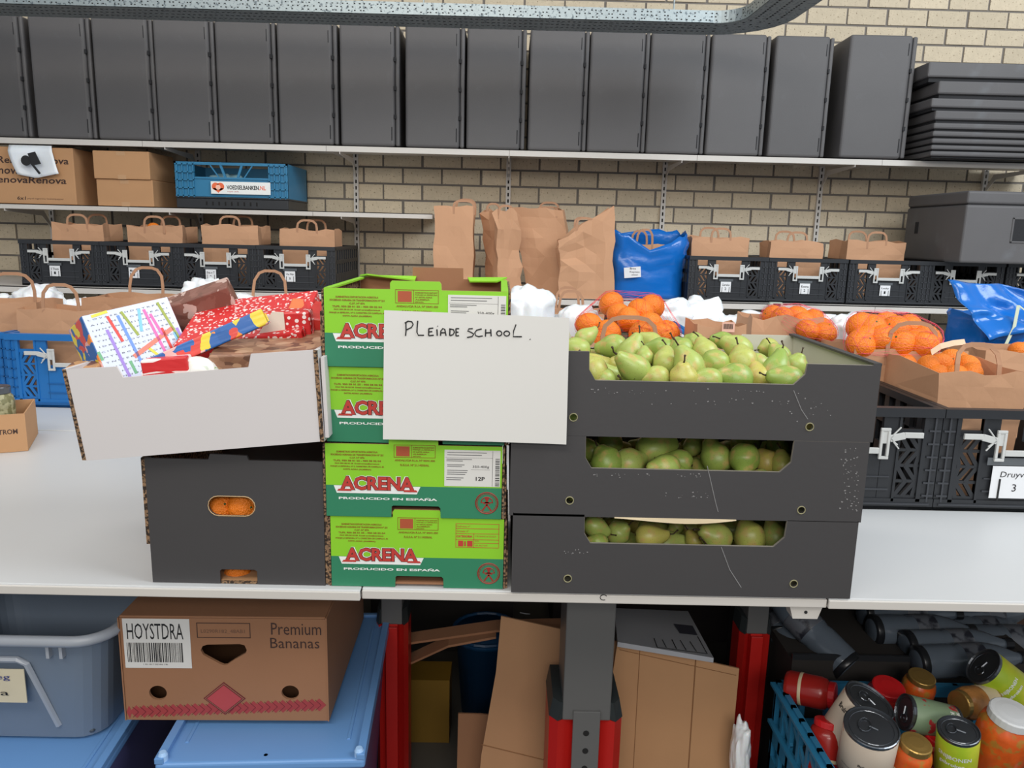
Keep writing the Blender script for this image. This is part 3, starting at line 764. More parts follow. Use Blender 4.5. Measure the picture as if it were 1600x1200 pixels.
# ================================================================== green boxes
GY = 1.262
GW = W(786, 866, GY).x-W(517, 866, GY).x
GH = (W(650, 452, GY).z-TZ)/4
def zx(x): return (x-582)/1075*GW
def zz(y): return (605-y)/445*(GH-.002)
def green_box(variant, notch):
    t = thing('avocado_box', 'x', 'box', group='green printed avocado boxes'); h = GW/2; H = GH-.0015; D = .33
    T = .0035
    out = [(-h, 0)]
    if notch: out += [(zx(443), 0), (zx(445), zz(540)), (zx(455), zz(533)), (zx(733), zz(533)), (zx(745), zz(545)), (zx(747), 0)]
    out += [(h, 0), (h, H)]
    tabh = .014
    out += [(zx(730), H), (zx(728), H+tabh-.004), (zx(718), H+tabh), (zx(440), H+tabh), (zx(430), H+tabh-.004), (zx(430), H), (-h, H)]
    # front board: lower dark green, upper light green as printed sheets
    fb = plate('front_panel', out, [], T, card, t, 0)
    lo = [(-h, .0)]+(out[1:7] if notch else [])+[(h, 0), (h, zz(412)), (zx(95), zz(412)), (-h, zz(412))]
    plate('printed_area', lo, [], .0003, dgreen, fb, -.0003)
    up = [(-h, zz(412)), (h, zz(412))]+[(h, H)]+out[-7:-1]+[(-h, H)]
    plate('printed_area', up, [], .0003, lgreen, fb, -.0003)
    # logo plate
    lg = thing  # noqa
    pl = [(zx(82), zz(412)), (zx(105), zz(460)), (zx(600), zz(460)), (zx(630), zz(412)), (zx(590), zz(400)), (zx(575), zz(345)), (zx(130), zz(345)), (zx(120), zz(400))]
    plate('logo_backing', [(zx(92), zz(414)), (zx(110), zz(460)), (zx(600), zz(460)), (zx(622), zz(414))], [], .0002, pwhite, fb, -.0006)
    text('ACRENA', zx(128), zz(445), zx(590)-zx(128), zz(350)-zz(445), -.0007, pwhite, fb, bold=.095)
    text('ACRENA', zx(130), zz(442), zx(588)-zx(130), zz(352)-zz(442), -.0010, pblack, fb, bold=.062)
    text('ACRENA', zx(134), zz(439), zx(584)-zx(134), zz(355)-zz(439), -.0013, pred, fb, bold=.034)
    m = MB(); m.prism([(zx(112), zz(446)), (zx(200), zz(446)), (zx(200), zz(434)), (zx(122), zz(434))], -.0016, -.0012); m.prism([(zx(520), zz(434)), (zx(596), zz(434)), (zx(606), zz(446)), (zx(520), zz(446))], -.0016, -.0012)
    m.build('logo_foot', pred, fb)
    text('PRODUCIDO EN ESPAÑA', zx(122), zz(499), zx(725)-zx(122), zz(481)-zz(499), -.0005, pwhite, fb, bold=.03)
    for k, s in enumerate(['SUMINISTROS EXPORTACION AGRICOLA', 'SOCIEDAD AGRARIA DE TRANSFORMACION Nº 251', 'C.I.F. Nº 876', 'TLFS. 950 58 01 55 - 950 58 02 04', 'FAX 950 58 03 58  E-mail acrena@acrena.es', 'PARAJE LA ESPESURA, Nº 5, CARRETERA DE CAMPILLO, 82', '04770 ADRA (ALMERIA)']):
        wl = [250, 320, 90, 290, 270, 325, 170][k]; y = 212+18*k
        text(s, zx(237-wl/2), zz(y), zx(wl)-zx(0), zz(0)-zz(11), -.0005, pbrown, fb, bold=.04)
    m = MB(); frame_mb(m, zx(460), zx(713), zz(236), zz(158), .0009, -.0006, -.0003); m.box(zx(566), zx(569), -.0006, -.0003, zz(236), zz(158)); m.build('print_frame', pbrown, fb)
    MB().box(zx(474), zx(556), -.0006, -.0003, zz(228), zz(167)).build('print_square', M('print_brick_red', (176, 84, 52), .5), fb)
    for k in range(5): text(['SUMINISTROS EXPORT', 'PARAJE LA ESPESURA', 'Nº 04770 ADRA', 'ALMERIA', 'ESPAÑA'][k], zx(576), zz(178+13*k), zx([130, 130, 100, 85, 50][k])-zx(0), zz(0)-zz(8), -.0006, pbrown, fb, bold=.03)
    text('ANDALUCIA R.I.A. Nº 04/41.050', zx(466), zz(258), zx(710)-zx(466), zz(0)-zz(12), -.0006, pbrown, fb, bold=.03)
    text('R.G.S.A. Nº 21.14350/AL', zx(500), zz(287), zx(675)-zx(500), zz(0)-zz(13), -.0006, pbrown, fb, bold=.03)
    if variant == 'sticker':
        st = MB().box(zx(768), zx(1108), -.001, -.0003, zz(404), zz(182)).build('sticker', paperw, fb); tag(st, 'white sticker with small print and a barcode')
    else:
        m = MB(); frame_mb(m, zx(828), zx(1098), zz(795), zz(795), 0, 0, 0) if 0 else None
        Y0, Y1 = -.0006, -.0003; x0, x1 = zx(820), zx(1090)
        for y in (190, 220, 252, 290, 312, 340): m.box(x0 if y not in (290, 312) else (x0 if y == 290 else zx(935)), x1, Y0, Y1, zz(y)-.0004, zz(y)+.0004)
        m.box(x0, x0+.0008, Y0, Y1, zz(340), zz(190)); m.box(x1-.0008, x1, Y0, Y1, zz(340), zz(190)); m.box(zx(932), zx(935), Y0, Y1, zz(340), zz(252))
        m.build('print_frame', pred, fb)
        text('Delivery nº', zx(826), zz(214), zx(85)-zx(0), zz(0)-zz(14), -.0006, pred, fb); text('Grower nº', zx(826), zz(243), zx(75)-zx(0), zz(0)-zz(14), -.0006, pred, fb)
        text('CATEGORIA', zx(826), zz(276), zx(98)-zx(0), zz(0)-zz(14), -.0006, pred, fb, bold=.04); text('TTB MINIMO DE SECADO', zx(942), zz(272), zx(130)-zx(0), zz(0)-zz(9), -.0006, pred, fb)
        text('KG.', zx(942), zz(302), zx(25)-zx(0), zz(0)-zz(10), -.0006, pred, fb); text('NA. BOTON', zx(942), zz(330), zx(75)-zx(0), zz(0)-zz(9), -.0006, pred, fb)
        m = MB(); m.box(zx(836), zx(868), -.0006, -.0003, zz(334), zz(297)); m.box(zx(892), zx(926), -.0006, -.0003, zz(334), zz(297)); m.build('print_square', pred, fb)
        text('I', zx(874), zz(332), zx(10)-zx(0), zz(0)-zz(32), -.0006, pred, fb, bold=.06)
    # emblem
    cx, cz, r = zx(1030), zz(506), zx(68)-zx(0)
    m = MB(); m.tube([(cx+r*math.cos(a), -.0004, cz+r*math.sin(a)) for a in [2*PI*i/28 for i in range(28)]], .0011, 4, closed=True)
    m.tube([(cx+r*.86*math.cos(a), -.0004, cz+r*.86*math.sin(a)) for a in [2*PI*i/28 for i in range(28)]], .0005, 4, closed=True)
    m.tube([(cx+r*.52*math.cos(a), -.0004, cz+.001+r*.52*math.sin(a)) for a in [PI*i/10 for i in range(11)]], .0009, 4)
    m.bar((cx-r*.55, -.0004, cz+.001), (cx+r*.55, -.0004, cz+.001), .0004, .0018); m.bar((cx, -.0004, cz+r*.42), (cx, -.0004, cz-r*.2), .0004, .0036)
    m.bar((cx, -.0004, cz-r*.15), (cx-r*.42, -.0004, cz-r*.75), .0004, .0026); m.bar((cx, -.0004, cz-r*.15), (cx+r*.42, -.0004, cz-r*.75), .0004, .0026)
    m.bar((cx-.001, -.0004, cz+r*.1), (cx-r*.3, -.0004, cz-r*.1), .0004, .002); m.bar((cx+.001, -.0004, cz+r*.1), (cx+r*.3, -.0004, cz-r*.1), .0004, .002)
    m.lathe([(.0036, 0), (.0036, .0004)], 12, Matrix.Translation((cx, -.0003, cz+r*.42))@Matrix.Rotation(PI/2, 4, 'X'))
    m.build('emblem', M('print_dark_red', (150, 44, 36), .5), fb)
    # sides: doubled corrugated board standing proud of the front at both ends
    for s in (-1, 1):
        m = MB(); m.box(min(s*(h+.001), s*(h+.0045)), max(s*(h+.001), s*(h+.0045)), .001, D, 0, H*.98); m.build('side_panel', [corr], t)
        m = MB(); m.box(min(s*(h+.005), s*(h+.008)), max(s*(h+.005), s*(h+.008)), .004, D, 0, H*.55 if s > 0 else H*.7); m.build('side_flap', [corr], t)
    bk = out if False else [(-h, 0), (h, 0), (h, H), (zx(800), H), (zx(798), H+.022), (zx(430), H+.022), (zx(428), H), (-h, H)]
    plate('back_panel', bk, [], T, card2, t, D-T)
    MB().box(-h, h, T, D-T, .004, .008).build('base', card2, t)
    return t
def sticker_text(t):
    fb = [c for c in kids(t) if c.name.startswith('front_panel')][0]; st = [c for c in kids(fb) if c.name.startswith('sticker')][0]
    # printed lines as parts of the front panel
    for k, (x, y, wl) in enumerate([(785, 197, 240), (785, 212, 210), (780, 238, 155), (780, 248, 100), (785, 272, 105), (785, 282, 90), (785, 306, 125), (785, 318, 120), (785, 330, 110), (780, 352, 105), (780, 364, 90)]):
        MB().box(zx(x), zx(x+wl), -.0013, -.0009, zz(y)-.0005, zz(y)+.0005).build('print_line', inkg, fb)
    text('350-400g', zx(940), zz(292), zx(100)-zx(0), zz(0)-zz(18), -.0012, ink, fb); text('12P', zx(960), zz(367), zx(55)-zx(0), zz(0)-zz(24), -.0012, ink, fb, bold=.02)
    m = MB(); y = 230
    while y < 398:
        hh = random.choice([2, 3, 5]); m.box(zx(1078), zx(1104), -.0012, -.0009, zz(y+hh), zz(y)); y += hh+random.choice([3, 4, 6])
    m.box(zx(1060), zx(1062), -.0012, -.0009, zz(400), zz(186)); m.box(zx(775), zx(1060), -.0012, -.0009, zz(229), zz(228)); m.box(zx(930), zx(1045), -.0012, -.0009, zz(300), zz(299))
    m.build('barcode', ink, fb)
gA = green_box('sticker', True); sticker_text(gA)
gD = green_box('frame', True)
def gx(pl, pr, y): return (W(pl, y, GY).x+W(pr, y, GY).x)/2
gD.location = (gx(517, 787, 866), GY, TZ+.0008); gD['label'] = 'green avocado box at the bottom of the stack with red printed frames'
gA.location = (gx(511, 783, 755), GY-.003, TZ+.0008+GH); gA['label'] = 'green avocado box second from the bottom showing its full white sticker'
gB = dup(gD, 'green avocado box third from the bottom, its right half hidden by the paper sign', (gx(511, 787, 630), GY+.002, TZ+.0008+2*GH), (0, 0, -.01))
gC = dup(gA, 'topmost green avocado box, open above the handwritten paper sign', (gx(508, 793, 510), GY-.002, TZ+.0008+3*GH), (0, 0, .008))
# open top flaps of the uppermost box
H = GH
m = MB(); m.add([(-GW/2, .325, H), (-.035, .325, H), (-.035, .30, H-.006), (-GW/2+.02, .298, H+.004)], [(0, 1, 2, 3)])
o = m.build('top_flap', lgreen, gC); s = o.modifiers.new('s', 'SOLIDIFY'); s.thickness = .003; tag(o, 'light green folded flap')
m = MB(); m.add([(.07, .325, H), (GW/2, .325, H+.002), (GW/2-.02, .285, H-.004), (.075, .30, H-.006)], [(0, 1, 2, 3)])
o = m.build('top_flap', lgreen, gC); s = o.modifiers.new('s', 'SOLIDIFY'); s.thickness = .003
tag(o, 'light green folded flap')
for s_ in (-1, 1):
    m = MB(); m.box(min(s_*GW*.5, s_*(GW*.5-.012)), max(s_*GW*.5, s_*(GW*.5-.012)), .005, .32, H-.004, H-.001); m.build('side_rim', lgreen, gC)
# ================================================================== paper sign
SY = 1.232
c_ = [W(600, 485, SY), W(890, 497, SY), W(885, 695, SY), W(598, 687, SY)]
sc_ = sum(c_, Vector())/4
m = MB(); N = 13; vs = []; fs = []
for j in range(N):
    for i in range(N):
        u, v = i/(N-1), j/(N-1); p = (c_[0]*(1-u)+c_[1]*u)*(1-v)+(c_[3]*(1-u)+c_[2]*u)*v-sc_
        vs.append((p.x, -.004*(u-.5)**2*4, p.z))
for j in range(N-1):
    for i in range(N-1): fs.append((j*N+i, (j+1)*N+i, (j+1)*N+i+1, j*N+i+1))
m.add(vs, fs); sg = m.build('paper_sign', paperw); sg.location = (sc_.x, SY+.006, sc_.z)
s = sg.modifiers.new('s', 'SOLIDIFY'); s.thickness = .0004
tag(sg, 'white paper sheet handwritten PLEIADE SCHOOL leaning on the green boxes', 'sign')
S = [[(535,415),(536,470),(533,500)], [(528,420),(550,408),(572,412),(580,428),(570,448),(537,464)], [(609,406),(605,450),(604,478),(612,497),(648,497)], [(678,455),(677,500)], [(678,455),(706,452)], [(678,476),(700,474)], [(678,500),(709,497)],
     [(729,460),(731,500)], [(732,440),(735,441)], [(752,500),(754,470),(766,455),(778,460),(786,500)], [(754,482),(783,481)], [(810,457),(809,500)], [(806,457),(832,462),(838,478),(830,494),(809,501)], [(848,456),(848,502)], [(848,456),(868,456)], [(848,478),(864,478)], [(848,502),(868,500)],
     [(954,456),(928,458),(922,470),(945,480),(960,490),(950,506),(918,512)], [(1010,458),(978,466),(966,482),(972,500),(990,506),(1016,502)], [(1035,460),(1033,506)], [(1066,460),(1069,504)], [(1033,483),(1067,481)],
     [(1120+16*math.cos(a), 486+16*math.sin(a)) for a in [2*PI*i/12 for i in range(13)]], [(1167+18*math.cos(a), 487+16*math.sin(a)) for a in [2*PI*i/12 for i in range(13)]],
     [(1225,430),(1210,470),(1208,506),(1262,506)], [(1312,521),(1315,524)]]
m = MB()
for st in S:
    pa = [W(500+x/4, 400+y/4, SY)-sc_ for x, y in st]
    m.tube([(p.x, -.0048-.0000+.003*0-.004*((p.x/.297))**2*4+.0043, p.z) for p in pa], .0011, 5)
m.build('handwriting', ink, sg)
# ================================================================== black pear crates
PY = 1.25
def crate_pear(name, label, pts, hole, notch, zb, depth=.39, Y=PY, side_z=None):
    """pts: pixel outline values on the plane Y: left, right, top y, bottom y; notch: x0, x1, y"""
    L, R, yt, yb, yr = pts
    a = W(L, yb, Y); b = W(R, (yt+yb)/2+10, Y); cx = (a.x+b.x)/2; h = (b.x-a.x)/2
    t = thing('fruit_crate', label, 'crate', (cx, Y, zb), group='black cardboard pear crates')
    zt = W(L+60, yt, Y).z-zb; zr = W(R-20, yr, Y).z-zb; zn = W((notch[0]+notch[1])/2, notch[2], Y).z-zb
    n0 = W(notch[0], notch[2], Y).x-cx; n1 = W(notch[1], notch[2], Y).x-cx
    out = [(-h, 0), (h, 0), (h, zr), (n1+.012, zr), (n1+.010, zn+.018), (n1-.008, zn), (n0, zn), (n0-.011, zn+.018), (n0-.012, zt), (-h, zt)]
    hs = []
    for px, py in hole:
        p = W(px, py, Y); hs.append(circ(p.x-cx, p.z-zb, .0062, 18))
    T = .005
    fp = plate('front_panel', out, hs, T, blkcard, t, 0)
    for q in hs:
        c0 = sum(x for x, z in q)/18, sum(z for x, z in q)/18
        MB().tube([(c0[0]+.0066*math.cos(a_), -.0004, c0[1]+.0066*math.sin(a_)) for a_ in [2*PI*i/18 for i in range(18)]], .0009, 5, closed=True).build('vent_rim', M('raw_edge', (150, 144, 110), .8), t)
    # pale cut edge along the top
    m = MB()
    for p, q in zip(out[2:9], out[3:10]): 
        m.bar((p[0], T/2, p[1]), (q[0], T/2, q[1]), T*.9, .0008)
    m.build('cut_edge', M('cut_edge_pale', (128, 122, 112), .8, var=.2, vs=60), t)
    for s_ in (-1, 1):
        zz_ = zr if s_ > 0 else zt
        MB().prism([(T, 0), (depth, 0), (depth, zz_), (T, zz_)], -.002, .002).build('side_panel', innercard if label.startswith('top') else blkcard, t, mx=Matrix.Translation((s_*(h-.0025), 0, 0))@Matrix.Rotation(PI/2, 4, 'Z'))
        MB().box(min(s_*h, s_*(h+.0015)), max(s_*h, s_*(h+.0015)), .0, depth, .0, zz_+.001).build('outer_skin', blkcard, t)
        if label.startswith('top') : 
            MB().box(min(s_*(h-.012), s_*(h+.002)), max(s_*(h-.012), s_*(h+.002)), .0, depth, zz_, zz_+.004).build('folded_rim', blkcard, t)
    plate('back_panel', [(-h, 0), (h, 0), (h, zr), (n1+.02, zr), (n1-.0, zn), (n0, zn), (n0-.02, zt), (-h, zt)], [], T, innercard if label.startswith('top') else blkcard, t, depth-T)
    MB().box(-h, h, T, depth-T, .001, .005).build('base', innercard, t)
    return t, cx, h
ztop = W(1100, 686, PY).z
zmid = W(1060, 811, PY).z
c1, cx1, h1_ = crate_pear('a', 'bottom black cardboard crate of pears resting on the table', (800, 1334, 803, 921, 815), [(887, 904), (1240, 912)], (922, 1216, 852), TZ+.0008)
c2, cx2, h2_ = crate_pear('b', 'middle black cardboard crate of pears in the stack of three', (797, 1351, 680, 808, 691), [(890, 782), (1252, 797)], (924, 1226, 735), zmid+.0005)
c3, cx3, h3_ = crate_pear('c', 'topmost black cardboard crate heaped with green pears', (797, 1370, 548, 684, 571), [(896, 652), (1265, 667)], (930, 1248, 598), ztop+.0005)
crs = [c1, c2, c3]
# worn scuffs on the fronts
scm = M('scuff_pale', (136, 134, 134), .8, var=.1)
def scuffs(t, ydef, n, pxr, pyr, seed):
    random.seed(seed); m = MB()
    for _ in range(n):
        p = W(random.uniform(*pxr), random.uniform(*pyr), PY); x, z = p.x-t.location.x, p.z-t.location.z
        a = random.uniform(0, 6); r = random.uniform(.0004, .0014)
        m.prism([(x+r*random.uniform(.6, 2)*math.cos(a+k), z+r*math.sin(a+k)) for k in (0, 1.5, 3, 4.5)][::-1], -.0004, .0001)
    tag(m.build('scuff', scm, t), kind='stuff')
scuffs(c3, 0, 26, (915, 1250), (606, 616), 1); scuffs(c3, 0, 14, (1000, 1230), (622, 632), 2)
scuffs(c2, 0, 60, (1312, 1342), (700, 800), 3); scuffs(c2, 0, 22, (925, 1100), (740, 746), 4); scuffs(c2, 0, 14, (1040, 1110), (768, 778), 5)
scuffs(c1, 0, 10, (880, 920), (858, 866), 6); scuffs(c3, 0, 16, (1230, 1300), (615, 660), 8)
random.seed(11)
def crease(t, pts):
    m = MB(); pa = [W(x, y, PY)-t.location for x, y in pts]
    m.tube([(p.x, -.0001, p.z) for p in pa], .0006, 4); m.build('crease', scm, t)
crease(c2, [(1105, 728), (1110, 750), (1118, 785), (1122, 800)]); crease(c1, [(1127, 855), (1140, 890), (1158, 918)]); crease(c3, [(1240, 610), (1252, 640), (1262, 655)])
# bowed cardboard lip showing between middle and bottom crate
m = MB(); A_, B_ = W(960, 803, PY), W(1150, 809, PY); n = 12
vs = [(A_.x-c2.location.x+(B_.x-A_.x)*i/n, -.001, .001) for i in range(n+1)]+[(A_.x-c2.location.x+(B_.x-A_.x)*i/n, -.004, -.0075*math.sin(PI*(i/n)**1.3)) for i in range(n+1)]
m.add(vs, [(i, n+1+i, n+2+i, i+1) for i in range(n)]); m.build('bent_lip', M('lip_tan', (196, 178, 146), .7), c2)
# ------------------------------------------------------------------ pears
def pear_mat():
    m = bpy.data.materials.new('pear_skin'); m.use_nodes = True; t = m.node_tree; L = t.links.new
    b = t.nodes['Principled BSDF']; b.inputs['Roughness'].default_value = .38
    b.inputs['Subsurface Weight'].default_value = .06; b.inputs['Subsurface Scale'].default_value = .02
    tc = nd(t, 'ShaderNodeTexCoord'); oi = nd(t, 'ShaderNodeObjectInfo')
    r = nd(t, 'ShaderNodeValToRGB'); cs = [(140, 166, 76), (156, 176, 86), (172, 186, 100), (184, 186, 96), (196, 180, 92)]
    while len(r.color_ramp.elements) < 5: r.color_ramp.elements.new(.5)
    for i, c in enumerate(cs): r.color_ramp.elements[i].position = i/4; r.color_ramp.elements[i].color = (*lin(c), 1)
    L(oi.outputs['Random'], r.inputs[0])
    ad = nd(t, 'ShaderNodeVectorMath', operation='ADD'); L(tc.outputs['Object'], ad.inputs[0]); L(oi.outputs['Location'], ad.inputs[1])
    n = nd(t, 'ShaderNodeTexNoise'); n.inputs['Scale'].default_value = 1.5; n.inputs['Detail'].default_value = 7; L(ad.outputs[0], n.inputs['Vector'])
    rr = nd(t, 'ShaderNodeValToRGB'); rr.color_ramp.elements[0].position = .52; rr.color_ramp.elements[1].position = .70; L(n.outputs['Fac'], rr.inputs[0])
    mx = nd(t, 'ShaderNodeMix', data_type='RGBA'); L(rr.outputs[0], mx.inputs['Factor']); L(r.outputs[0], mx.inputs['A']); mx.inputs['B'].default_value = (*lin((196, 168, 104)), 1)
    v = nd(t, 'ShaderNodeTexVoronoi'); v.inputs['Scale'].default_value = 7; L(tc.outputs['Object'], v.inputs['Vector'])
    vr = nd(t, 'ShaderNodeValToRGB'); vr.color_ramp.elements[0].position = .12; vr.color_ramp.elements[1].position = .22; vr.color_ramp.elements[0].color = (1, 1, 1, 1); vr.color_ramp.elements[1].color = (0, 0, 0, 1); L(v.outputs['Distance'], vr.inputs[0])
    m2 = nd(t, 'ShaderNodeMix', data_type='RGBA'); mm = nd(t, 'ShaderNodeMath', operation='MULTIPLY'); L(vr.outputs[0], mm.inputs[0]); mm.inputs[1].default_value = .45
    L(mm.outputs[0], m2.inputs['Factor']); L(mx.outputs['Result'], m2.inputs['A']); m2.inputs['B'].default_value = (*lin((92, 96, 44)), 1)
    L(m2.outputs['Result'], b.inputs['Base Color'])
    return m
pearm = pear_mat()
def pear_proto(bend, neck, i):
    """axis along z, belly at the origin, stem towards +z; unit: belly radius 1"""
    prof = [(.02, -.88), (.12, -.97), (.3, -.99), (.57, -.90), (.80, -.68), (.95, -.36), (1.0, 0), (.97, .35), (.88, .70), (.74, 1.05), (.60, 1.40), (.50, 1.70), (.42, 1.95), (.31, 2.12), (.14, 2.2), (.02, 2.2)]
    prof = [(r, z if z < .3 else .3+(z-.3)*neck) for r, z in prof]
    t = thing('pear', 'proto', 'pear'); m = MB(); m.lathe(prof, 18)
    vs = []
    for v in m.v:
        z = v[2]; k = max(0, z-.2); d = rough(v, .9, .07, i)
        vs.append((v[0]+bend*k*k*.28+d.x, v[1]+d.y, z-abs(bend)*k*k*.05+d.z*.5))
    m.v = vs; m.build('flesh', pearm, t, smooth=True)
    zt = .3+2.0*neck; k = zt-.2; bx = bend*k*k*.28
    s = MB(); s.tube([(bx, 0, zt-.12-abs(bend)*k*k*.05), (bx+.06, 0, zt+.12), (bx+.14+bend*.3, .05, zt+.32), (bx+.22+bend*.5, .05, zt+.48)], [.08, .055, .05, .09], 6); s.build('stem', stemm, t, smooth=True)
    s = MB(); s.lathe([(.10, -.99), (.13, -1.03), (.05, -.97)], 8); s.build('blossom_end', stemm, t)
    return t
protos = [pear_proto(.15, .72, 1), pear_proto(.55, .85, 2), pear_proto(-.3, .45, 3), pear_proto(.3, .58, 4)]
used_p = [False]*4
def put_pear(k, loc, axis, R, label, group, spin=0):
    q = Vector(axis).normalized().to_track_quat('Z', 'Y').to_matrix()@Matrix.Rotation(spin, 3, 'Z')
    if not used_p[k]:
        o = protos[k]; used_p[k] = True; o.location = loc; o.rotation_euler = q.to_euler(); o['label'] = label; o['group'] = group
    else: o = dup(protos[k], label, loc, q.to_euler(), group)
    o.scale = (R, R, R); return o
# px, py, R(px), image angle of stem (deg, 0 = right, 90 = up), tilt towards viewer(+)/away(-), kind, depth
T_ = [(913,528,15,25,-.2,1,1.60),(902,547,20,175,0,0,1.50),(960,541,19,190,-.3,0,1.55),(985,552,21,62,-.1,0,1.46),(926,580,24,125,-.3,2,1.33),(993,577,23,148,.2,1,1.33),(1007,558,14,80,-.5,3,1.42),(1036,546,19,178,-.4,0,1.52),(1064,548,21,120,-.5,2,1.50),(1041,566,21,75,-.6,3,1.40),(1078,575,24,115,.0,0,1.36),(1068,590,23,92,.5,2,1.31),(1026,590,19,180,0,3,1.32),(1102,551,20,100,-.5,3,1.48),(1117,568,22,200,.1,2,1.40),(1131,532,14,172,0,0,1.60),(1155,545,20,150,-.2,0,1.52),(1160,566,25,100,-.4,2,1.40),(1184,570,18,-35,.2,1,1.44),(1150,592,25,170,0,3,1.32),(1108,594,20,185,.1,0,1.31),(1201,543,15,190,.3,2,1.56),(1211,580,22,62,-.1,1,1.36),(1243,571,18,70,.2,2,1.40),(1232,593,22,170,0,0,1.31),(1187,590,20,100,-.5,3,1.36),(945,592,16,200,.4,3,1.32),(1085,535,16,160,-.3,2,1.62),(1020,536,16,150,-.3,0,1.62),(1218,556,17,120,-.5,3,1.50)]
M_ = [(947,722,25,120,-.5,2,1.33),(983,724,24,10,-.4,3,1.34),(1020,702,26,10,-.2,0,1.38),(1062,722,20,170,-.5,3,1.34),(952,693,22,100,-.5,2,1.46),(1040,731,22,180,0,3,1.30),(1119,716,24,110,-.5,3,1.36),(1163,717,24,260,.7,2,1.33),(1197,722,20,120,-.4,2,1.36),(1222,726,18,80,-.5,3,1.34),(1100,694,22,170,-.3,0,1.48),(1165,694,22,10,-.4,2,1.50),(925,705,16,120,-.3,3,1.40),(1082,698,15,40,-.4,2,1.42),(1215,700,18,100,-.3,3,1.46)]
B_ = [(928,822,17,-25,.1,0,1.33),(966,833,19,45,.3,2,1.35),(1012,838,19,-4,.1,1,1.31),(1056,824,12,200,.4,2,1.42),(1103,820,14,120,-.3,2,1.44),(1119,839,23,150,.2,3,1.33),(1171,839,25,110,-.4,2,1.34),(1211,840,21,100,-.4,3,1.35),(1000,815,22,170,-.4,0,1.48),(935,848,15,170,0,3,1.31),(1145,818,20,100,-.4,2,1.50),(1085,845,14,120,-.3,3,1.36)]
def crate_pears(L_, where, grp):
    L_ = sorted(L_); fr = [q for q in L_ if q[6] < 1.41]; bk = [q for q in L_ if q[6] >= 1.41]
    for row, nm in ((fr, 'front row'), (bk, 'back row')):
        for i, (px, py, r, an, tl, k, Y) in enumerate(row):
            p = W(px, py, Y); zc = (p-EYE).dot(fwd); R = r/F*zc; a = math.radians(an)
            ax = RT*math.cos(a)+UP*math.sin(a)+Vector((0, -tl, 0))
            n_ = (ORD[i] if i else 'first')
            put_pear(k, p, ax, R, 'green pear in the %s, %s from the left, %s' % (where, n_, nm), grp, random.uniform(-.5, .5))
crate_pears(T_, 'topmost black crate', 'pears in the topmost crate')
crate_pears(M_, 'middle black crate', 'pears in the middle crate')
crate_pears(B_, 'bottom black crate', 'pears in the bottom crate')
def fill(t, h, z, where, rows=(1.30, 1.375, 1.45, 1.525, 1.60)):
    for Y in rows:
        x = -h+.04
        while x < h-.03:
            put_pear(random.choice([0, 2, 3]), (t.location.x+x, Y+random.uniform(-.006, .006), z+random.uniform(-.003, .003)), (random.uniform(-1, 1), random.uniform(-.2, .2), .15), .029, 'green pear buried in the lower layer of the %s crate' % where, 'buried pears of the %s crate' % where)
            x += .083
fill(c3, h3_, c3.location.z+.036, 'topmost'); fill(c3, h3_-.03, c3.location.z+.078, 'topmost', (1.39, 1.48, 1.58)); fill(c2, h2_, c2.location.z+.036, 'middle', (1.30, 1.38, 1.46, 1.54)); fill(c1, h1_, c1.location.z+.036, 'bottom', (1.30, 1.38, 1.46, 1.54))
# ================================================================== black box with mandarins below the white tray
BY = 1.262
a = W(232, 812, BY); b = W(506, 812, BY); h = (b.x-a.x)/2; zt = W(480, 722, BY).z-TZ
bxo = thing('fruit_box', 'black cardboard box with an oval hand hole standing under the white tray', 'box', ((a.x+b.x)/2, BY, TZ+.0008))
cx = bxo.location.x
def lp(x, y): p = W(x, y, BY); return (p.x-cx, p.z-TZ)
def oval(x0, x1, y0, y1):
    a_ = lp(x0, y1); b_ = lp(x1, y0); r = (b_[1]-a_[1])/2; zc = (a_[1]+b_[1])/2
    return [(a_[0]+r-r*math.sin(t), zc+r*math.cos(t)) for t in [PI*i/8 for i in range(9)]]+[(b_[0]-r+r*math.sin(t), zc-r*math.cos(t)) for t in [PI*i/8 for i in range(9)]]
n0, n1 = lp(344, 900)[0], lp(402, 900)[0]; nz = lp(370, 893)[1]
t0, t1 = lp(325, 710)[0], lp(388, 710)[0]
out = [(-h, 0), (n0, 0), (n0, nz), (n0+.004, nz+.003), (n1-.004, nz+.003), (n1, nz), (n1, 0), (h, 0), (h, zt), (t1, zt), (t1-.003, zt+.008), (t0+.003, zt+.010), (t0, zt), (-h, zt)]
plate('front_panel', out, [oval(326, 398, 777, 806)], .005, blkcard, bxo, 0)
oo = oval(326, 398, 777, 806); MB().tube([(x, -.0004, z) for x, z in oo], .0009, 4, closed=True).build('cut_edge', M('cut_edge_tan', (190, 160, 120), .8), bxo)
for s_ in (-1, 1): MB().box(min(s_*(h+.0005), s_*(h+.007)), max(s_*(h+.0005), s_*(h+.007)), .002, .36, .003 if s_ > 0 else .07, zt).build('side_panel', corr, bxo)
MB().box(-h, h, .355, .36, 0, zt).build('back_panel', blkcard, bxo); MB().box(-h, h, .006, .355, 0, .004).build('base', card, bxo)
MB().box(n0+.001, n1-.001, .0005, .012, .0, .0035).build('base_edge', corr, bxo)
mandarins([(345, 792, 1.305), (382, 791, 1.305)], 'seen through the hand hole of the black box', 'mandarins inside the black box', 0, R=.031)
mandarins([(372, 898, 1.305)], 'seen through the bottom notch of the black box', 'mandarins inside the black box', 0, R=.026)
# fill the box underneath so the fruit lies on something
for i in range(3):
    for j in range(2):
        for k in range(2):
            o = dup(omp, 'orange mandarin hidden inside the black cardboard box', (cx-.09+.09*i, 1.33+.075*j+.0, TZ+.037+.068*k), (0, .5, 0), 'hidden mandarins inside the black box'); o.scale = (.033,)*3
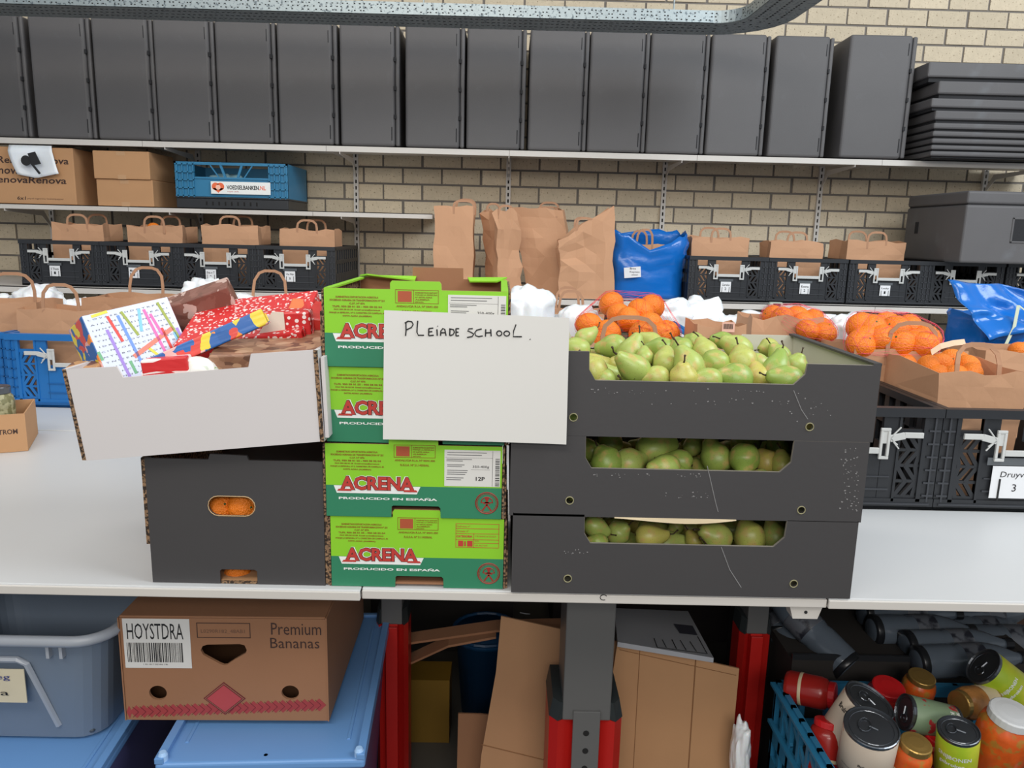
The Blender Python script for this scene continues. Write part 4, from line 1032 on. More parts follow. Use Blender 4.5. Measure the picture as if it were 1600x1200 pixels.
# ================================================================== white tray with presents
WYT = 1.235
def wt(x, y): return W(x, y, WYT)
A_ = wt(135, 720)
tr = thing('gift_tray', 'white cardboard tray tilted on the black box and full of wrapped presents', 'tray', (A_.x, WYT, A_.z))
def l2(x, y): p = wt(x, y)-A_; return (p.x, p.z)
out = [l2(135, 720), l2(500, 690), l2(489, 547), l2(392, 553), l2(388, 574), l2(192, 590), l2(182, 573), l2(103, 577)]
plate('front_panel', out, [], .004, whcard, tr, 0)
e1 = Vector((l2(500, 690)[0]-l2(135, 720)[0], 0, l2(500, 690)[1]-l2(135, 720)[1])); th = math.atan2(e1.z, e1.x)
Rx = l2(500, 690); Rt = l2(489, 547); Lb = (0, 0); Lt = l2(103, 577)
def quadbox(p, q, dx, y0, y1): 
    return MB().prism([p, (p[0]+dx, p[1]), (q[0]+dx, q[1]), q], y0, y1)
o = quadbox((Rx[0]+.001, Rx[1]), (Rt[0]+.001, Rt[1]), .006, .001, .34).build('side_panel', whcard, tr)
quadbox((Rx[0]+.0005, Rx[1]), (Rt[0]+.0005, Rt[1]), .0065, -.001, .0012).build('corrugated_edge', corr, tr)
quadbox((Rx[0]+.008, Rx[1]+.006), (Rt[0]+.011, Rt[1]-.012), .006, .004, .34).build('side_flap', whcard, tr)
quadbox((Lb[0]-.006, Lb[1]+.001), (Lt[0]-.006, Lt[1]), .006, .001, .34).build('side_panel', whcard, tr)
quadbox((Lb[0]-.0062, Lb[1]+.001), (Lt[0]-.0062, Lt[1]), .006, -.001, .0012).build('corrugated_edge', corr, tr)
m = MB(); m.prism([(0, 0), (Rx[0], Rx[1]), (Rx[0], Rx[1]+.004), (0, .004)], .003, .34); m.build('base', whcard, tr)
m = MB(); m.prism([(0, 0), Rx, (Rt[0], Rt[1]-.02), (Lt[0], Lt[1]-.02)], .336, .34); m.build('back_panel', whcard, tr)
# presents
giftblue = VOR('wrap_blue_shapes', [(38, 96, 168), (30, 90, 160), (216, 70, 60), (36, 98, 170), (232, 206, 60), (236, 176, 170), (40, 100, 170), (238, 140, 50)], 48, warp=.03)
giftred = VOR('wrap_red_white', [(236, 214, 210), (206, 40, 42)], 120, thr=[0, .34], warp=.014)
giftkraft = VOR('wrap_brown_town', [(166, 126, 100), (146, 108, 84), (184, 146, 116), (160, 120, 96), (112, 80, 64), (192, 156, 128), (140, 100, 78)], 58, stretch=(1, 1.6, 1.6), warp=.004)
giftdots = VOR('wrap_red_dots', [(244, 232, 230), (206, 44, 46)], 90, thr=[0, .32])
giftwhite = VOR('wrap_pale_leaves', [(232, 232, 226), (226, 230, 222), (150, 180, 120), (236, 236, 232), (238, 238, 234), (206, 214, 200)], 40, warp=.03)
giftbrown = VOR('wrap_dark_brown', [(130, 86, 74), (118, 78, 66), (140, 96, 84), (196, 168, 158), (120, 76, 64)], 60, warp=.02)
lilac = M('word_search_paper', (208, 216, 238), .4, var=.02)
def gift(label, loc, size, rot, mat, bev=.006):
    """parcel: body with folded end flaps and a tape strip"""
    t = thing('present', label, 'present', loc, rot, 'wrapped presents in the white tray')
    x, y, z = [k/2 for k in size]
    m = MB(); n = 6
    bm = bmesh.new(); bmesh.ops.create_cube(bm, size=1); bmesh.ops.subdivide_edges(bm, edges=bm.edges[:], cuts=5, use_grid_fill=True)
    for v in bm.verts:
        d = rough(v.co, 5, .012, loc[0]*10); v.co = Vector((v.co.x*size[0], v.co.y*size[1], v.co.z*size[2]))+d*min(size)*1.2
    me = bpy.data.meshes.new('wrapped_body'); bm.to_mesh(me); bm.free(); me.materials.append(mat); link('wrapped_body', me, t, bevel=bev*.5)
    for s_ in (-1, 1):
        m = MB(); m.prism([(-y*.92, -z*.92), (y*.92, -z*.92), (0, z*.35)], -.0008, .0008); m.build('end_fold', mat, t, mx=Matrix.Translation((s_*(x+.002), 0, 0))@Matrix.Rotation(PI/2, 4, 'Z'))
    return t
def frame_from(o, ex, ez):
    """rotation from image edges: ex along the front's bottom, ez up its side"""
    X = Vector(ex).normalized(); Z = Vector(ez); Z = (Z-X*Z.dot(X)).normalized(); Y = Z.cross(X)
    return Matrix(((X.x, Y.x, Z.x), (X.y, Y.y, Z.y), (X.z, Y.z, Z.z)))
# word search parcel: front face corners in the photo
fa, fb_, fc, fd = W(155, 590, 1.30), W(287, 560, 1.36), W(273, 456, 1.40), W(141, 496, 1.33)
fa = W(160, 612, 1.285); fb_ = W(294, 572, 1.40); fd = W(141, 494, 1.325); fc = W(274, 457, 1.44)
ctr = (fa+fb_+fc+fd)/4; R3 = frame_from(None, fb_-fa, fd-fa)
gw, gh = (fb_-fa).length, (fd-fa).length; dp = .085
t = thing('present', 'tall present with white word search front and blue patterned sides', 'present', ctr+R3@Vector((0, dp/2, 0)), R3.to_euler(), 'wrapped presents in the white tray')
MB().box(-gw/2, gw/2, -dp/2, dp/2, -gh/2, gh/2).build('wrapped_body', giftblue, t, bevel=.003)
fr = MB().box(-gw/2+.002, gw/2-.002, -dp/2-.001, -dp/2, -gh/2+.002, gh/2-.001).build('word_search_sheet', lilac, t); tag(fr, 'pale lilac sheet of small letters with coloured strokes')
rows = 12; random.seed(5)
for r in range(rows):
    s = ' '.join(random.choice('ABCDEHIKLMNOPRSTV') for _ in range(15))
    text(s, -gw/2+.008, gh/2-.012-(gh-.016)*r/rows, gw-.018, .0026, -dp/2-.0012, inkg, fr)
def stroke(u0, v0, u1, v1, c, wd=.005):
    MB().bar((-gw/2+gw*u0, -dp/2-.0014, gh/2-gh*v0), (-gw/2+gw*u1, -dp/2-.0014, gh/2-gh*v1), .0004, wd).build('marker_stroke', M('marker_'+c, {'red': (222, 70, 60), 'salmon': (240, 130, 110), 'blue': (110, 150, 226), 'lilac': (160, 130, 214), 'pink': (232, 110, 180), 'yellow': (232, 216, 70), 'green': (112, 176, 130), 'olive': (156, 170, 70), 'sky': (130, 200, 236)}[c], .5, var=0), fr)
for a_ in [(.26,.08,.31,.45,'red'),(.2,.25,.23,.95,'lilac'),(.37,.1,.42,.93,'blue'),(.42,.06,.50,.42,'olive'),(.62,.08,.55,.38,'sky'),(.67,.1,.72,.88,'pink'),(.36,.68,.90,.44,'salmon',.008),(.78,.4,.80,.75,'red'),(.85,.05,.93,.62,'olive'),(.55,.62,.68,.86,'yellow'),(.30,.72,.31,.9,'green'),(.95,.45,.96,.7,'lilac'),(.1,.04,.28,.02,'yellow'),(.45,.9,.56,.88,'green',.01),(.02,.5,.03,.62,'green'),(.72,.18,.76,.5,'pink'),(.9,.5,.91,.8,'sky')]: stroke(*a_)
# big red present with white scatter
fa, fb_, fc, fd = W(236, 545, 1.36), W(470, 520, 1.36), W(482, 452, 1.52), W(330, 470, 1.54)
R3 = frame_from(None, fb_-fa, (fd-fa).lerp(fc-fb_, .5)); ctr = (fa+fb_+fc+fd)/4; gw = (fb_-fa).length*.86
g = gift('large red present with white scattered print lying across the tray', ctr-R3@Vector((-.01, -.025, 0)), (gw, .05, (fc-fb_).length), R3.to_euler(), giftred)
ctr_r = ctr
p = W(433, 500, 1.39)
g = gift('small present with a pale cone and red dotted paper', (p.x+.015, 1.40, p.z-.008), (.09, .04, .05), (.1, -.05, .1), giftdots)
m = MB(); m.prism([(-.055, -.022), (-.02, .028), (0, .026), (.0, -.026)], -.0235, -.021); m.build('pale_patch', M('patch_cream', (226, 214, 200), .5), g)
# long narrow blue roll
a_, b_ = W(236, 574, 1.29), W(412, 496, 1.34)
R3 = frame_from(None, b_-a_, (0, .15, 1)); gift('long thin present in blue patterned paper lying diagonally', (a_+b_)/2+Vector((.003, .0, .002)), ((b_-a_).length, .022, .028), R3.to_euler(), giftblue, .004)
# kraft patterned flat box
a_, b_ = W(325, 556, 1.275), W(392, 552, 1.275)
R3 = frame_from(None, (.94, .26, .09), (-.0, -.55, .83)); 
g = gift('flat brown present printed with small houses at the right end of the tray', W(427, 546, 1.37), (.185, .15, .042), Euler((.22, -.05, .12)), giftkraft)
# others peeping out
gift('red and white striped small present at the front of the tray', W(262, 574, 1.275), (.075, .03, .035), Euler((0, -.1, .1)), VOR('wrap_red_stripes', [(206, 40, 42), (206, 44, 46), (240, 225, 222), (206, 44, 46)], 45, stretch=(.3, 1, 1.5)), .006)
o = plastic('present', 'rounded pale present with green leaves behind the tray front', 'present', W(309, 583, 1.285), (.036, .02, .028), 8, giftwhite, .1, group='wrapped presents in the white tray')
gift('dark brown present behind the big red one', W(322, 492, 1.52), (.13, .06, .10), Euler((.3, -.35, .2)), giftbrown)
gift('red present with gold lines in the right corner of the tray', W(492, 512, 1.46), (.10, .10, .075), Euler((.25, .1, .15)), VOR('wrap_red_gold', [(200, 44, 40), (206, 48, 42), (226, 120, 70), (204, 46, 42), (210, 60, 50)], 22, warp=.04))
gift('small multicoloured present at the left corner of the tray', W(133, 578, 1.30), (.05, .04, .02), Euler((.2, .0, .1)), VOR('wrap_multi', [(186, 140, 96), (120, 80, 60), (220, 190, 150)], 60))
# filler parcels underneath
gift('kraft present at the bottom of the tray, hidden under the others', (A_.x+.10, 1.42, A_.z+.045), (.18, .22, .07), Euler((0, -th, 0)), giftkraft)
gift('red present at the bottom of the tray, hidden under the others', (A_.x+.29, 1.42, A_.z+.065), (.16, .22, .07), Euler((0, -th, 0)), giftred)
# ================================================================== things on the table behind
# blue crates on the left
def tcrate(px_left, py, Y, scale, mat, rib, label, H=.245, group=None, rz=0, wd=.4):
    c = fold_crate('folding_crate', label, 'crate', mat, rib, H=H, Wd=wd, group=group)
    c.location = (W(px_left, py, Y).x+wd/2, Y, TZ+.001); c.rotation_euler = (0, 0, rz); return c
blrib = M('blue_plastic_rib', (20, 92, 156), .4, var=.05)
blc = tcrate(14, 600, 2.56, 1, blupl, blrib, 'blue folding crate with grey clips behind the white tray', H=.25, group='blue folding crates on the left', wd=.44)
dup(blc, 'blue folding crate at the left picture edge behind the olive jar', (blc.location.x-.45, 2.58, TZ+.001), (0, 0, 0))
x0 = blc.location.x
paper_bag('brown paper bag with a tall loop handle in the blue crate', (W(112, 560, 2.66).x, 2.72, TZ+.012), .30, .2, .315, 0, 41, .005, gus=.2, handles=((-1, .095, 0),), hw=.12)
paper_bag('brown paper bag at the left picture edge in the blue crate', (W(-10, 560, 2.68).x, 2.74, TZ+.012), .34, .2, .335, .1, 42, .006, gus=.2, handles=((1, .095, 0),), hw=.15)
paper_bag('brown paper bag whose arched handle rises above the word search present', (W(195, 540, 2.86).x, 2.96, TZ+.012), .3, .2, .34, 0, 43, .006, handles=((1, .11, .02),), hw=.13)
paper_bag('brown paper bag whose handle rises above the red present', (W(398, 540, 2.86).x, 2.96, TZ+.001), .3, .2, .33, 0, 44, .006, handles=((1, .13, .02),), hw=.13)
def wb(px, pyt, pyb, Y, pw, label, seed, amp=.35, peak=.0, ry=0, dy=.8):
    a = W(px, pyt, Y); z1 = a.z; zb = W(px, pyb, Y).z; r = pw/2/F*(a-EYE).dot(fwd); hz = (z1-zb)/2
    # sits in its crate: body reaches down to the table
    up = min(r*.75, .10); c = z1-up
    return plastic('plastic_bag', label, 'plastic bag', (a.x, Y, c), (r, r*dy, (up, (c-TZ)/.9-.002)), seed, None, amp, (0, 0, ry), peak, 'white plastic bags behind the boxes')
wb(56, 443, 500, 3.0, 84, 'bulging white plastic bag behind the blue crate, tallest at the left', 1, .4)
wb(3, 460, 500, 3.05, 52, 'white plastic bag cut by the left picture edge', 5, .3)
wb(122, 466, 500, 3.05, 56, 'low white plastic bag seen through a paper bag handle', 2, .3)
wb(318, 437, 500, 2.85, 70, 'peaked white plastic bag between the word search and red presents', 3, .5, .1)
wb(378, 457, 480, 3.05, 40, 'small white plastic bag under the thin paper handle', 7, .3)
wb(828, 448, 500, 2.6, 84, 'white plastic bag right of the green boxes behind the sign', 4, .35)
wb(905, 476, 520, 2.3, 66, 'white plastic bag holding the left net of mandarins', 9, .25)
wb(1050, 470, 520, 2.55, 70, 'pointed white plastic bag right of the left mandarin net', 6, .5, .1)
wb(1092, 468, 530, 2.62, 92, 'crumpled white plastic bag in the middle behind the pears', 8, .5, .05)
wb(1160, 488, 530, 2.55, 110, 'flat white plastic bag behind the brown bag with barcode', 10, .35)
wb(1272, 486, 520, 2.55, 90, 'white plastic bag behind the black crate rim at right', 12, .3)
wb(1330, 492, 530, 2.45, 66, 'white plastic bag left of the big mandarin net', 13, .4, .1)
# brown bag handle right of white bag
paper_bag('brown paper bag in the shade below the middle shelf with a round handle', (W(892, 490, 3.2).x, 3.3, TZ+.001), .28, .2, .30, 0, 45, .004, handles=((-1, .10, 0), (1, .10, .02)), hw=.10)
MB().box(0, .42, 0, .4, 0, .27).build('side', card2) if False else None
t = thing('storage_box', 'low grey lidded box under the middle shelf right of the green boxes', 'box', (W(820, 490, 2.75).x, 2.80, TZ+.001))
MB().box(0, .30, 0, .3, 0, .285).build('box_body', M('grey_blue_plastic', (108, 122, 138), .4), t, bevel=.01); MB().box(-.01, .31, -.01, .31, .286, .302).build('box_lid', M('pale_grey_plastic', (190, 198, 204), .4), t, bevel=.005)
# ---- bag with mandarins behind the pears (left net)
paper_bag('brown paper bag of mandarins behind the left end of the pears', (W(962, 540, 1.98).x, 2.06, TZ+.001), .27, .17, W(960, 535, 1.98).z-TZ, .05, 51, .012, handles=((-1, .075, 0),), hw=.14, gus=.2, rimamp=.012, hx=.03)
fr = mandarins([(920, 508, 2.10), (950, 520, 2.06), (968, 493, 2.16), (955, 475, 2.24), (983, 500, 2.1), (1001, 485, 2.14), (1015, 508, 2.08), (1018, 480, 2.2), (1004, 522, 2.02), (1032, 524, 2.04), (945, 535, 2.02), (1042, 520, 2.10)], 'in the left red net behind the pears', 'mandarins in the left net', 0, R=.038)
net([fr[i] for i in range(len(fr)) if i not in ()], 'red net round the mandarins behind the pears')
paper_bag('brown paper bag with a barcode sticker behind the pears', (W(1122, 530, 1.98).x, 2.02, TZ+.001), .125, .14, W(1122, 507, 1.98).z-TZ, 0, 52, .004, handles=(), gus=.1)
bt = kids(bpy.data.objects[[o.name for o in bpy.data.objects if o.get('label', '').startswith('brown paper bag with a barcode')][0]])[0]
p = W(1137, 511, 1.94); m = MB(); m.box(p.x-.016, p.x+.016, 1.933, 1.934, p.z-.012, p.z+.013); o = m.build('barcode_sticker', M('sticker_pink', (240, 190, 170), .5), bt.parent); o.location = -bt.parent.location
m = MB(); 
for i in range(9): m.box(p.x-.012+.0027*i, p.x-.0108+.0027*i, 1.932, 1.933, p.z-.004, p.z+.009)
o = m.build('barcode', ink, bt.parent); o.location = -bt.parent.location
# blue handles (cool bag frame)
t = thing('blue_bag_handle', 'pair of blue webbing handles among the white bags behind the pears', 'handle', (0, 0, 0))
for k in (0, 1):
    m = MB(); a_, b_ = W(1043+k*10, 506-k*1, 2.35), W(1090+k*6, 537, 2.2); m.tube([a_, (a_+b_)/2+Vector((0, 0, .006)), b_, Vector((b_.x, b_.y+.02, TZ+.008)), ], .007, 8); m.build('handle_strap', blupl, t, smooth=True)
# row further back to the right
paper_bag('brown paper bag with mandarins behind the black crate rim', (W(1235, 510, 2.3).x, 2.40, TZ+.001), .22, .16, W(1235, 499, 2.3).z-TZ, 0, 53, .008, handles=(), gus=.2, rimamp=.008)
fr = mandarins([(1207, 494, 2.42), (1222, 497, 2.36), (1246, 493, 2.42), (1256, 505, 2.36), (1270, 500, 2.42), (1283, 512, 2.36), (1289, 520, 2.30), (1262, 516, 2.3)], 'in the middle red net behind the crate rim', 'mandarins in the middle net', 0, R=.036)
net(fr, 'pink red net of mandarins behind the black crate rim', mat=M('net_pink', (236, 80, 110), .5))
t = thing('label_printer', 'small pale device with grey screen hanging at the middle shelf edge', 'device', W(1212, 479, 3.80))
MB().box(-.035, .035, -.01, .02, -.015, .022).build('casing', M('pale_green_grey', (176, 184, 170), .4), t, bevel=.009, seg=3); MB().box(-.016, .02, -.0115, -.009, .002, .016).build('screen', M('screen_grey', (60, 66, 64), .3), t)
# big net at right in paper bag
paper_bag('brown paper bag under the big mandarin net at right', (W(1405, 560, 2.12).x, 2.17, TZ+.001), .31, .22, W(1400, 545, 2.1).z-TZ, 0, 54, .008, handles=((-1, .085, .0), (1, .08, .02)), hw=.13, gus=.2)
fr = mandarins([(1345, 510, 2.16), (1352, 528, 2.12), (1362, 513, 2.14), (1376, 530, 2.10), (1385, 508, 2.22), (1398, 515, 2.15), (1418, 513, 2.18), (1405, 536, 2.09), (1428, 535, 2.10), (1448, 528, 2.14), (1442, 540, 2.08), (1345, 538, 2.09)], 'in the big red net at right', 'mandarins in the big net', 0, R=.042)
net(fr, 'red net round the big heap of mandarins at right', mat=MATS['net_pink'])
# black crates on the right
R1 = tcrate(1197, 700, 1.715, 1, blkpl, blkpl2, 'black folding crate on the table partly behind the pear crates', group='black folding crates on the table')
R1.location.x = W(1466, 720, 1.715).x-.2
R2 = dup(R1, 'black folding crate with a handwritten card on the table at right', (R1.location.x+.402, 1.715, TZ+.001))
ck = [k for k in kids(R2)]
z = .075; x = -.02
k_ = MB().box(x-.055, x+.055, -.005, -.004, .035, .113).build('label_card', cardw, R2); tag(k_, 'white card with handwriting')
text('Druyver', x-.036, .082, .075, .018, -.0052, ink, k_, shear=.1); text('3', x-.004, .052, .010, .018, -.0052, ink, k_)
MB().box(x-.037, x-.033, -.0066, -.005, .03, .082).build('card_tab', ink, k_)
MB().box(x-.07, x+.06, -.0055, -.004, .115, .133).build('clear_strip', MATS['clear_strip'], R2)
R3_ = dup(R1, 'black folding crate at the right picture edge behind the labelled crate', (R1.location.x+.44, 2.36, TZ+.001))
# shopping in R1 seen through slots
plastic('plastic_bag', 'white and blue plastic bag inside the labelled black crate', 'plastic bag', (R2.location.x-.1, 1.95, TZ+.07), (.09, .13, .07), 33, M('bag_pale_blue', (200, 212, 236), .4), .3, group='bags inside the crates')
bgx = R2.location.x-.2+.125
paper_bag('large open brown paper bag of loose mandarins in the labelled crate', (bgx, 1.98, TZ+.01), .19, .36, W(1478, 590, 1.80).z-TZ+.008, -.03, 61, .006, gus=.02, flare=.12, rimamp=.006, handles=((-1, .07, .02), (1, .07, .02)), hw=.10)
fr = mandarins([(1450, 573, 1.90), (1470, 570, 1.94), (1487, 563, 1.98), (1492, 586, 1.86), (1512, 572, 1.92), (1500, 566, 2.0), (1465, 588, 1.87), (1516, 585, 1.86)], 'loose in the large open brown bag', 'loose mandarins in the brown bag', 0, R=.031)
mandarins([(1476, 604, 1.90), (1500, 604, 1.90)], 'lower down in the large open brown bag', 'lower mandarins in the brown bag', 0, R=.032)
mandarins([(1396, 568, 2.10), (1412, 570, 2.06), (1404, 562, 2.13)], 'at the rear of the large open brown bag', 'rear mandarins in the brown bag', 0, R=.033)
t = paper_bag('brown paper bag of mandarins at the right picture edge', (W(1622, 590, 2.22).x, 2.34, TZ+.01), .30, .2, W(1600, 556, 2.24).z-TZ, 0, 63, .006, gus=.1, handles=())
mandarins([(1594, 550, 2.34), (1612, 548, 2.34)], 'at the right picture edge in a brown bag', 'mandarins at the right edge', 0, R=.036)
# paper loop and blue bag
m = MB(); a_ = [W(x, y, 1.86) for x, y in [(1455, 551), (1470, 541), (1490, 536), (1508, 534)]]
o = m.ribbon([p-a_[0] for p in a_], (0, .01, .012), .001).build('paper_strip', M('pale_kraft', (222, 190, 160), .8)); o.location = a_[0]; tag(o, 'pale folded paper strip lying over the large brown bag', 'paper strip')
pb = W(1545, 560, 2.4)
t = thing('shopping_bag', 'big glossy blue plastic bag leaning over the right crates', 'shopping bag', (W(1548, 560, 2.50).x+.13, 2.62, TZ+.03), (0, 0, .1))
o = bag_mesh(.36, .22, .36, 71, .03, 0, (.02, 0), 16, .1, .006, rnd=True).build('bag_body', bluebag, t, smooth=True)
s = o.modifiers.new('s', 'SOLIDIFY'); s.thickness = .0015
# folded over top: closed crumpled hood
bm = bmesh.new(); bmesh.ops.create_grid(bm, x_segments=26, y_segments=20, size=.5)
for v in bm.verts:
    u, w_ = v.co.x, v.co.y; d = rough((u*2, w_*2, 0), 1.6, .05, 9)
    v.co = Vector((u*.50+w_*-.06+.02, -.135+.13*(w_+.5)+d.y+.012*math.sin(u*22+w_*5), .275+(w_+.5)*.15+d.z*.6+.03*math.cos(u*3)-.05*u))
me = bpy.data.meshes.new('bag_hood'); bm.to_mesh(me); bm.free(); me.materials.append(bluebag); o = link('bag_hood', me, t, smooth=True); s = o.modifiers.new('s', 'SOLIDIFY'); s.thickness = .0015
m = MB(); m.ribbon([(-.14, -.16, .27), (-.11, -.15, .33), (-.09, -.13, .40)], (.012, 0, 0), .001); m.ribbon([(-.09, -.13, .40), (-.05, -.14, .37), (-.03, -.15, .33)], (.008, .0, 0), .001)
m.build('seam_strap', M('strap_pale', (196, 204, 180), .4), t)
# ------------------------------------------------------------------ jar and carton at the left edge
p = W(12, 700, 2.0)
t = thing('cardboard_box', 'small brown cardboard tray with dark lettering at the left picture edge', 'box', (p.x, 2.03, TZ+.001), (0, 0, .42))
def jr(name, label, cat, loc, r, h, lidm, body, axis=None, grp=None, lab=None, labz=(.25, .75)):
    t = thing(name, label, cat, loc, (0, 0, 0) if axis is None else Vector(axis).normalized().to_track_quat('Z', 'Y').to_euler(), grp)
    MB().lathe([(r*.7, .001), (r*.93, .004), (r, .012), (r, h*.72), (r*.92, h*.82), (r*.72, h*.88), (r*.70, h*.9)], 24).build('jar_body', body, t, smooth=True)
    MB().lathe([(r*.8, h*.87), (r*.82, h*.88), (r*.82, h*.985), (r*.76, h)], 24).build('lid', lidm, t, bevel=.0008)
    MB().lathe([(r*.6, h+.0002), (r*.4, h+.0010), (.0001, h+.001)], 20).build('lid_button', lidm, t)
    if lab: 
        MB().lathe([(r*1.004, h*labz[0]), (r*1.01, h*labz[0]+.001), (r*1.01, h*labz[1]), (r*1.004, h*labz[1]+.0005)], 24).build('paper_label', lab, t, smooth=True)
    return t
Wb, Db, Hb = .16, .2, .105
m = MB(); m.box(-.13, .03, 0, .003, 0, Hb); m.box(-.13, .03, Db-.003, Db, 0, Hb); m.box(.027, .03, .003, Db, 0, Hb); m.box(-.13, -.127, .003, Db, 0, Hb); m.box(-.127, .027, .003, Db-.003, 0, .003)
m.build('carton_body', card, t)
text('ARDSTROM', -.075, .050, .085, .014, 0, pblack, t, bold=.02)
olive = M('olives_green', (122, 120, 84), .45, var=.25, vs=70, bump=.8, bs=60, c2=(168, 164, 128), t2=.5, s2=60)
q = W(0, 640, 2.12); jr('jar', 'glass jar of olives with a silver lid in the small carton', 'jar', (q.x-.0, 2.12, TZ+.0045), .038, .16, tinm, olive)
# ================================================================== below the table
# legs
def leg(label, px, Y, w_, hole, split, z1=TZ-.0192):
    X = W(px, 1050, Y).x; k = w_/2
    out = [(-k, .02), (-k*.78, -.0), (-k*.36, .022), (-k*.36, .006), (k*.36, .006), (k*.36, .022), (k*.78, 0), (k, .02), (k, w_*.95), (-k, w_*.95)]
    n = len(out); red = MB()
    red.add([(x, y, .0) for x, y in out]+[(x, y, split-.03) for x, y in out], [tuple(range(n-1, -1, -1)), tuple(range(n, 2*n))]+[(i, (i+1) % n, (i+1) % n+n, i+n) for i in range(n)])
    t = red.build('leg', redm, t2); t.location = (X-t2.location.x, Y-t2.location.y, -t2.location.z); t['label'] = label
    MB().box(-k*.66, k*.66, .004, w_*.9, split-.03, z1).build('inner_tube', greym, t, bevel=.003)
    MB().box(-k*.37, k*.37, -.003, .0058, .0, split-(.005 if hole else .035)).build('slot_plate', greym if hole else redm, t, bevel=.001)
    c = MB(); o2 = [(x*1.02, y-.002) for x, y in out]
    c.add([(x, y, split-.028) for x, y in o2]+[(x*.9, y+.004, split+.012) for x, y in o2], [tuple(range(n-1, -1, -1)), tuple(range(n, 2*n))]+[(i, (i+1) % n, (i+1) % n+n, i+n) for i in range(n)])
    c.build('collar_cap', greyd, t)
    if hole:
        z = split-.055
        while z > .3:
            m = MB().lathe([(.0065, 0), (.0065, .001)], 12, Matrix.Translation((0, -.003, z))@Matrix.Rotation(PI/2, 4, 'X')); m.build('peg_hole', darkgap, t); z -= .042
leg('thick red leg with grey tube in the middle', 920, 1.46, .155, True, W(925, 1108, 1.46).z)
leg('thin red leg at the left in the shade', 612, 1.78, .080, False, W(612, 960, 1.78).z)
leg('thin red leg at the right in the shade', 1178, 1.78, .080, False, W(1178, 975, 1.78).z)
# clear tub on a blue lid
ty = 1.34
xr = W(163, 1080, ty).x; zb = .455; zr = W(80, 988, ty).z
def rbox(mb, x0, x1, y0, y1, z0, z1, r, taper=0, n=5):
    def ring(z, k):
        pts = []
        for (cx_, cy_, a0) in [(x1-r-k, y0+r+k, -90), (x1-r-k, y1-r-k, 0), (x0+r+k, y1-r-k, 90), (x0+r+k, y0+r+k, 180)]:
            for i in range(n+1):
                a = math.radians(a0+90*i/n); pts.append((cx_+r*math.cos(a), cy_+r*math.sin(a), z))
        return pts
    a, b = ring(z0, taper), ring(z1, 0); N = len(a)
    mb.add(a+b, [tuple(range(N-1, -1, -1))]+[(i, (i+1) % N, (i+1) % N+N, i+N) for i in range(N)]); return mb
bt = thing('storage_tub', 'clear grey plastic tub with rounded rim under the table at left', 'tub', (xr, ty, zb))
m = MB(); rbox(m, -.42, 0, 0, .36, 0, zr-zb-.02, .05, .035); o = m.build('tub_wall', tubm, bt, smooth=False); s = o.modifiers.new('s', 'SOLIDIFY'); s.thickness = .003
m = MB(); hz = zr-zb
def rim(mb, x0, x1, y0, y1, z, r, rad, n=6):
    pts = []
    for (cx_, cy_, a0) in [(x1-r, y0+r, -90), (x1-r, y1-r, 0), (x0+r, y1-r, 90), (x0+r, y0+r, 180)]:
        for i in range(n+1):
            a = math.radians(a0+90*i/n); pts.append((cx_+r*math.cos(a), cy_+r*math.sin(a), z))
    mb.tube(pts, rad, 8, closed=True)
rim(m, -.432, .012, -.012, .372, hz-.012, .06, .011); m.build('tub_rim', M('rim_milky', (166, 172, 182), .35, alpha=.92), bt, smooth=True)
m = MB(); m.tube([(-.42, .000, hz-.058), (-.16, .000, hz-.058), (-.145, .003, hz-.068), (-.112, .030, .03)], .006, 6)
m.build('label_frame', M('rim_milky', (0, 0, 0)), bt)
m = MB()
for x in (-.10, -.075): m.box(x, x+.006, -.008, .004, hz-.05, hz-.018)
m.build('tub_lug', MATS['rim_milky'], bt)
kk = MB().box(-.30, -.148, .001, .003, .10, .17).build('label_paper', M('masking_tape', (206, 196, 170), .7), bt, mx=Matrix.Rotation(.0, 4, 'X'))
text('Reeg', -.235, .146, .06, .014, 0, M('pen_blue', (40, 50, 120), .6), kk); text('p.ia', -.235, .112, .055, .014, 0, ink, kk)
kk.location = (0, -.004, 0)
t = thing('tub_lid', 'grey lid inset with dark hollow lying in the clear tub', 'lid', (xr-.22, ty+.18, zr-.07)); MB().box(-.17, .17, -.14, .14, 0, .012).build('lid_plate', M('dusky_plastic', (70, 76, 84), .4), t, bevel=.006); t.location.z = zb+.004
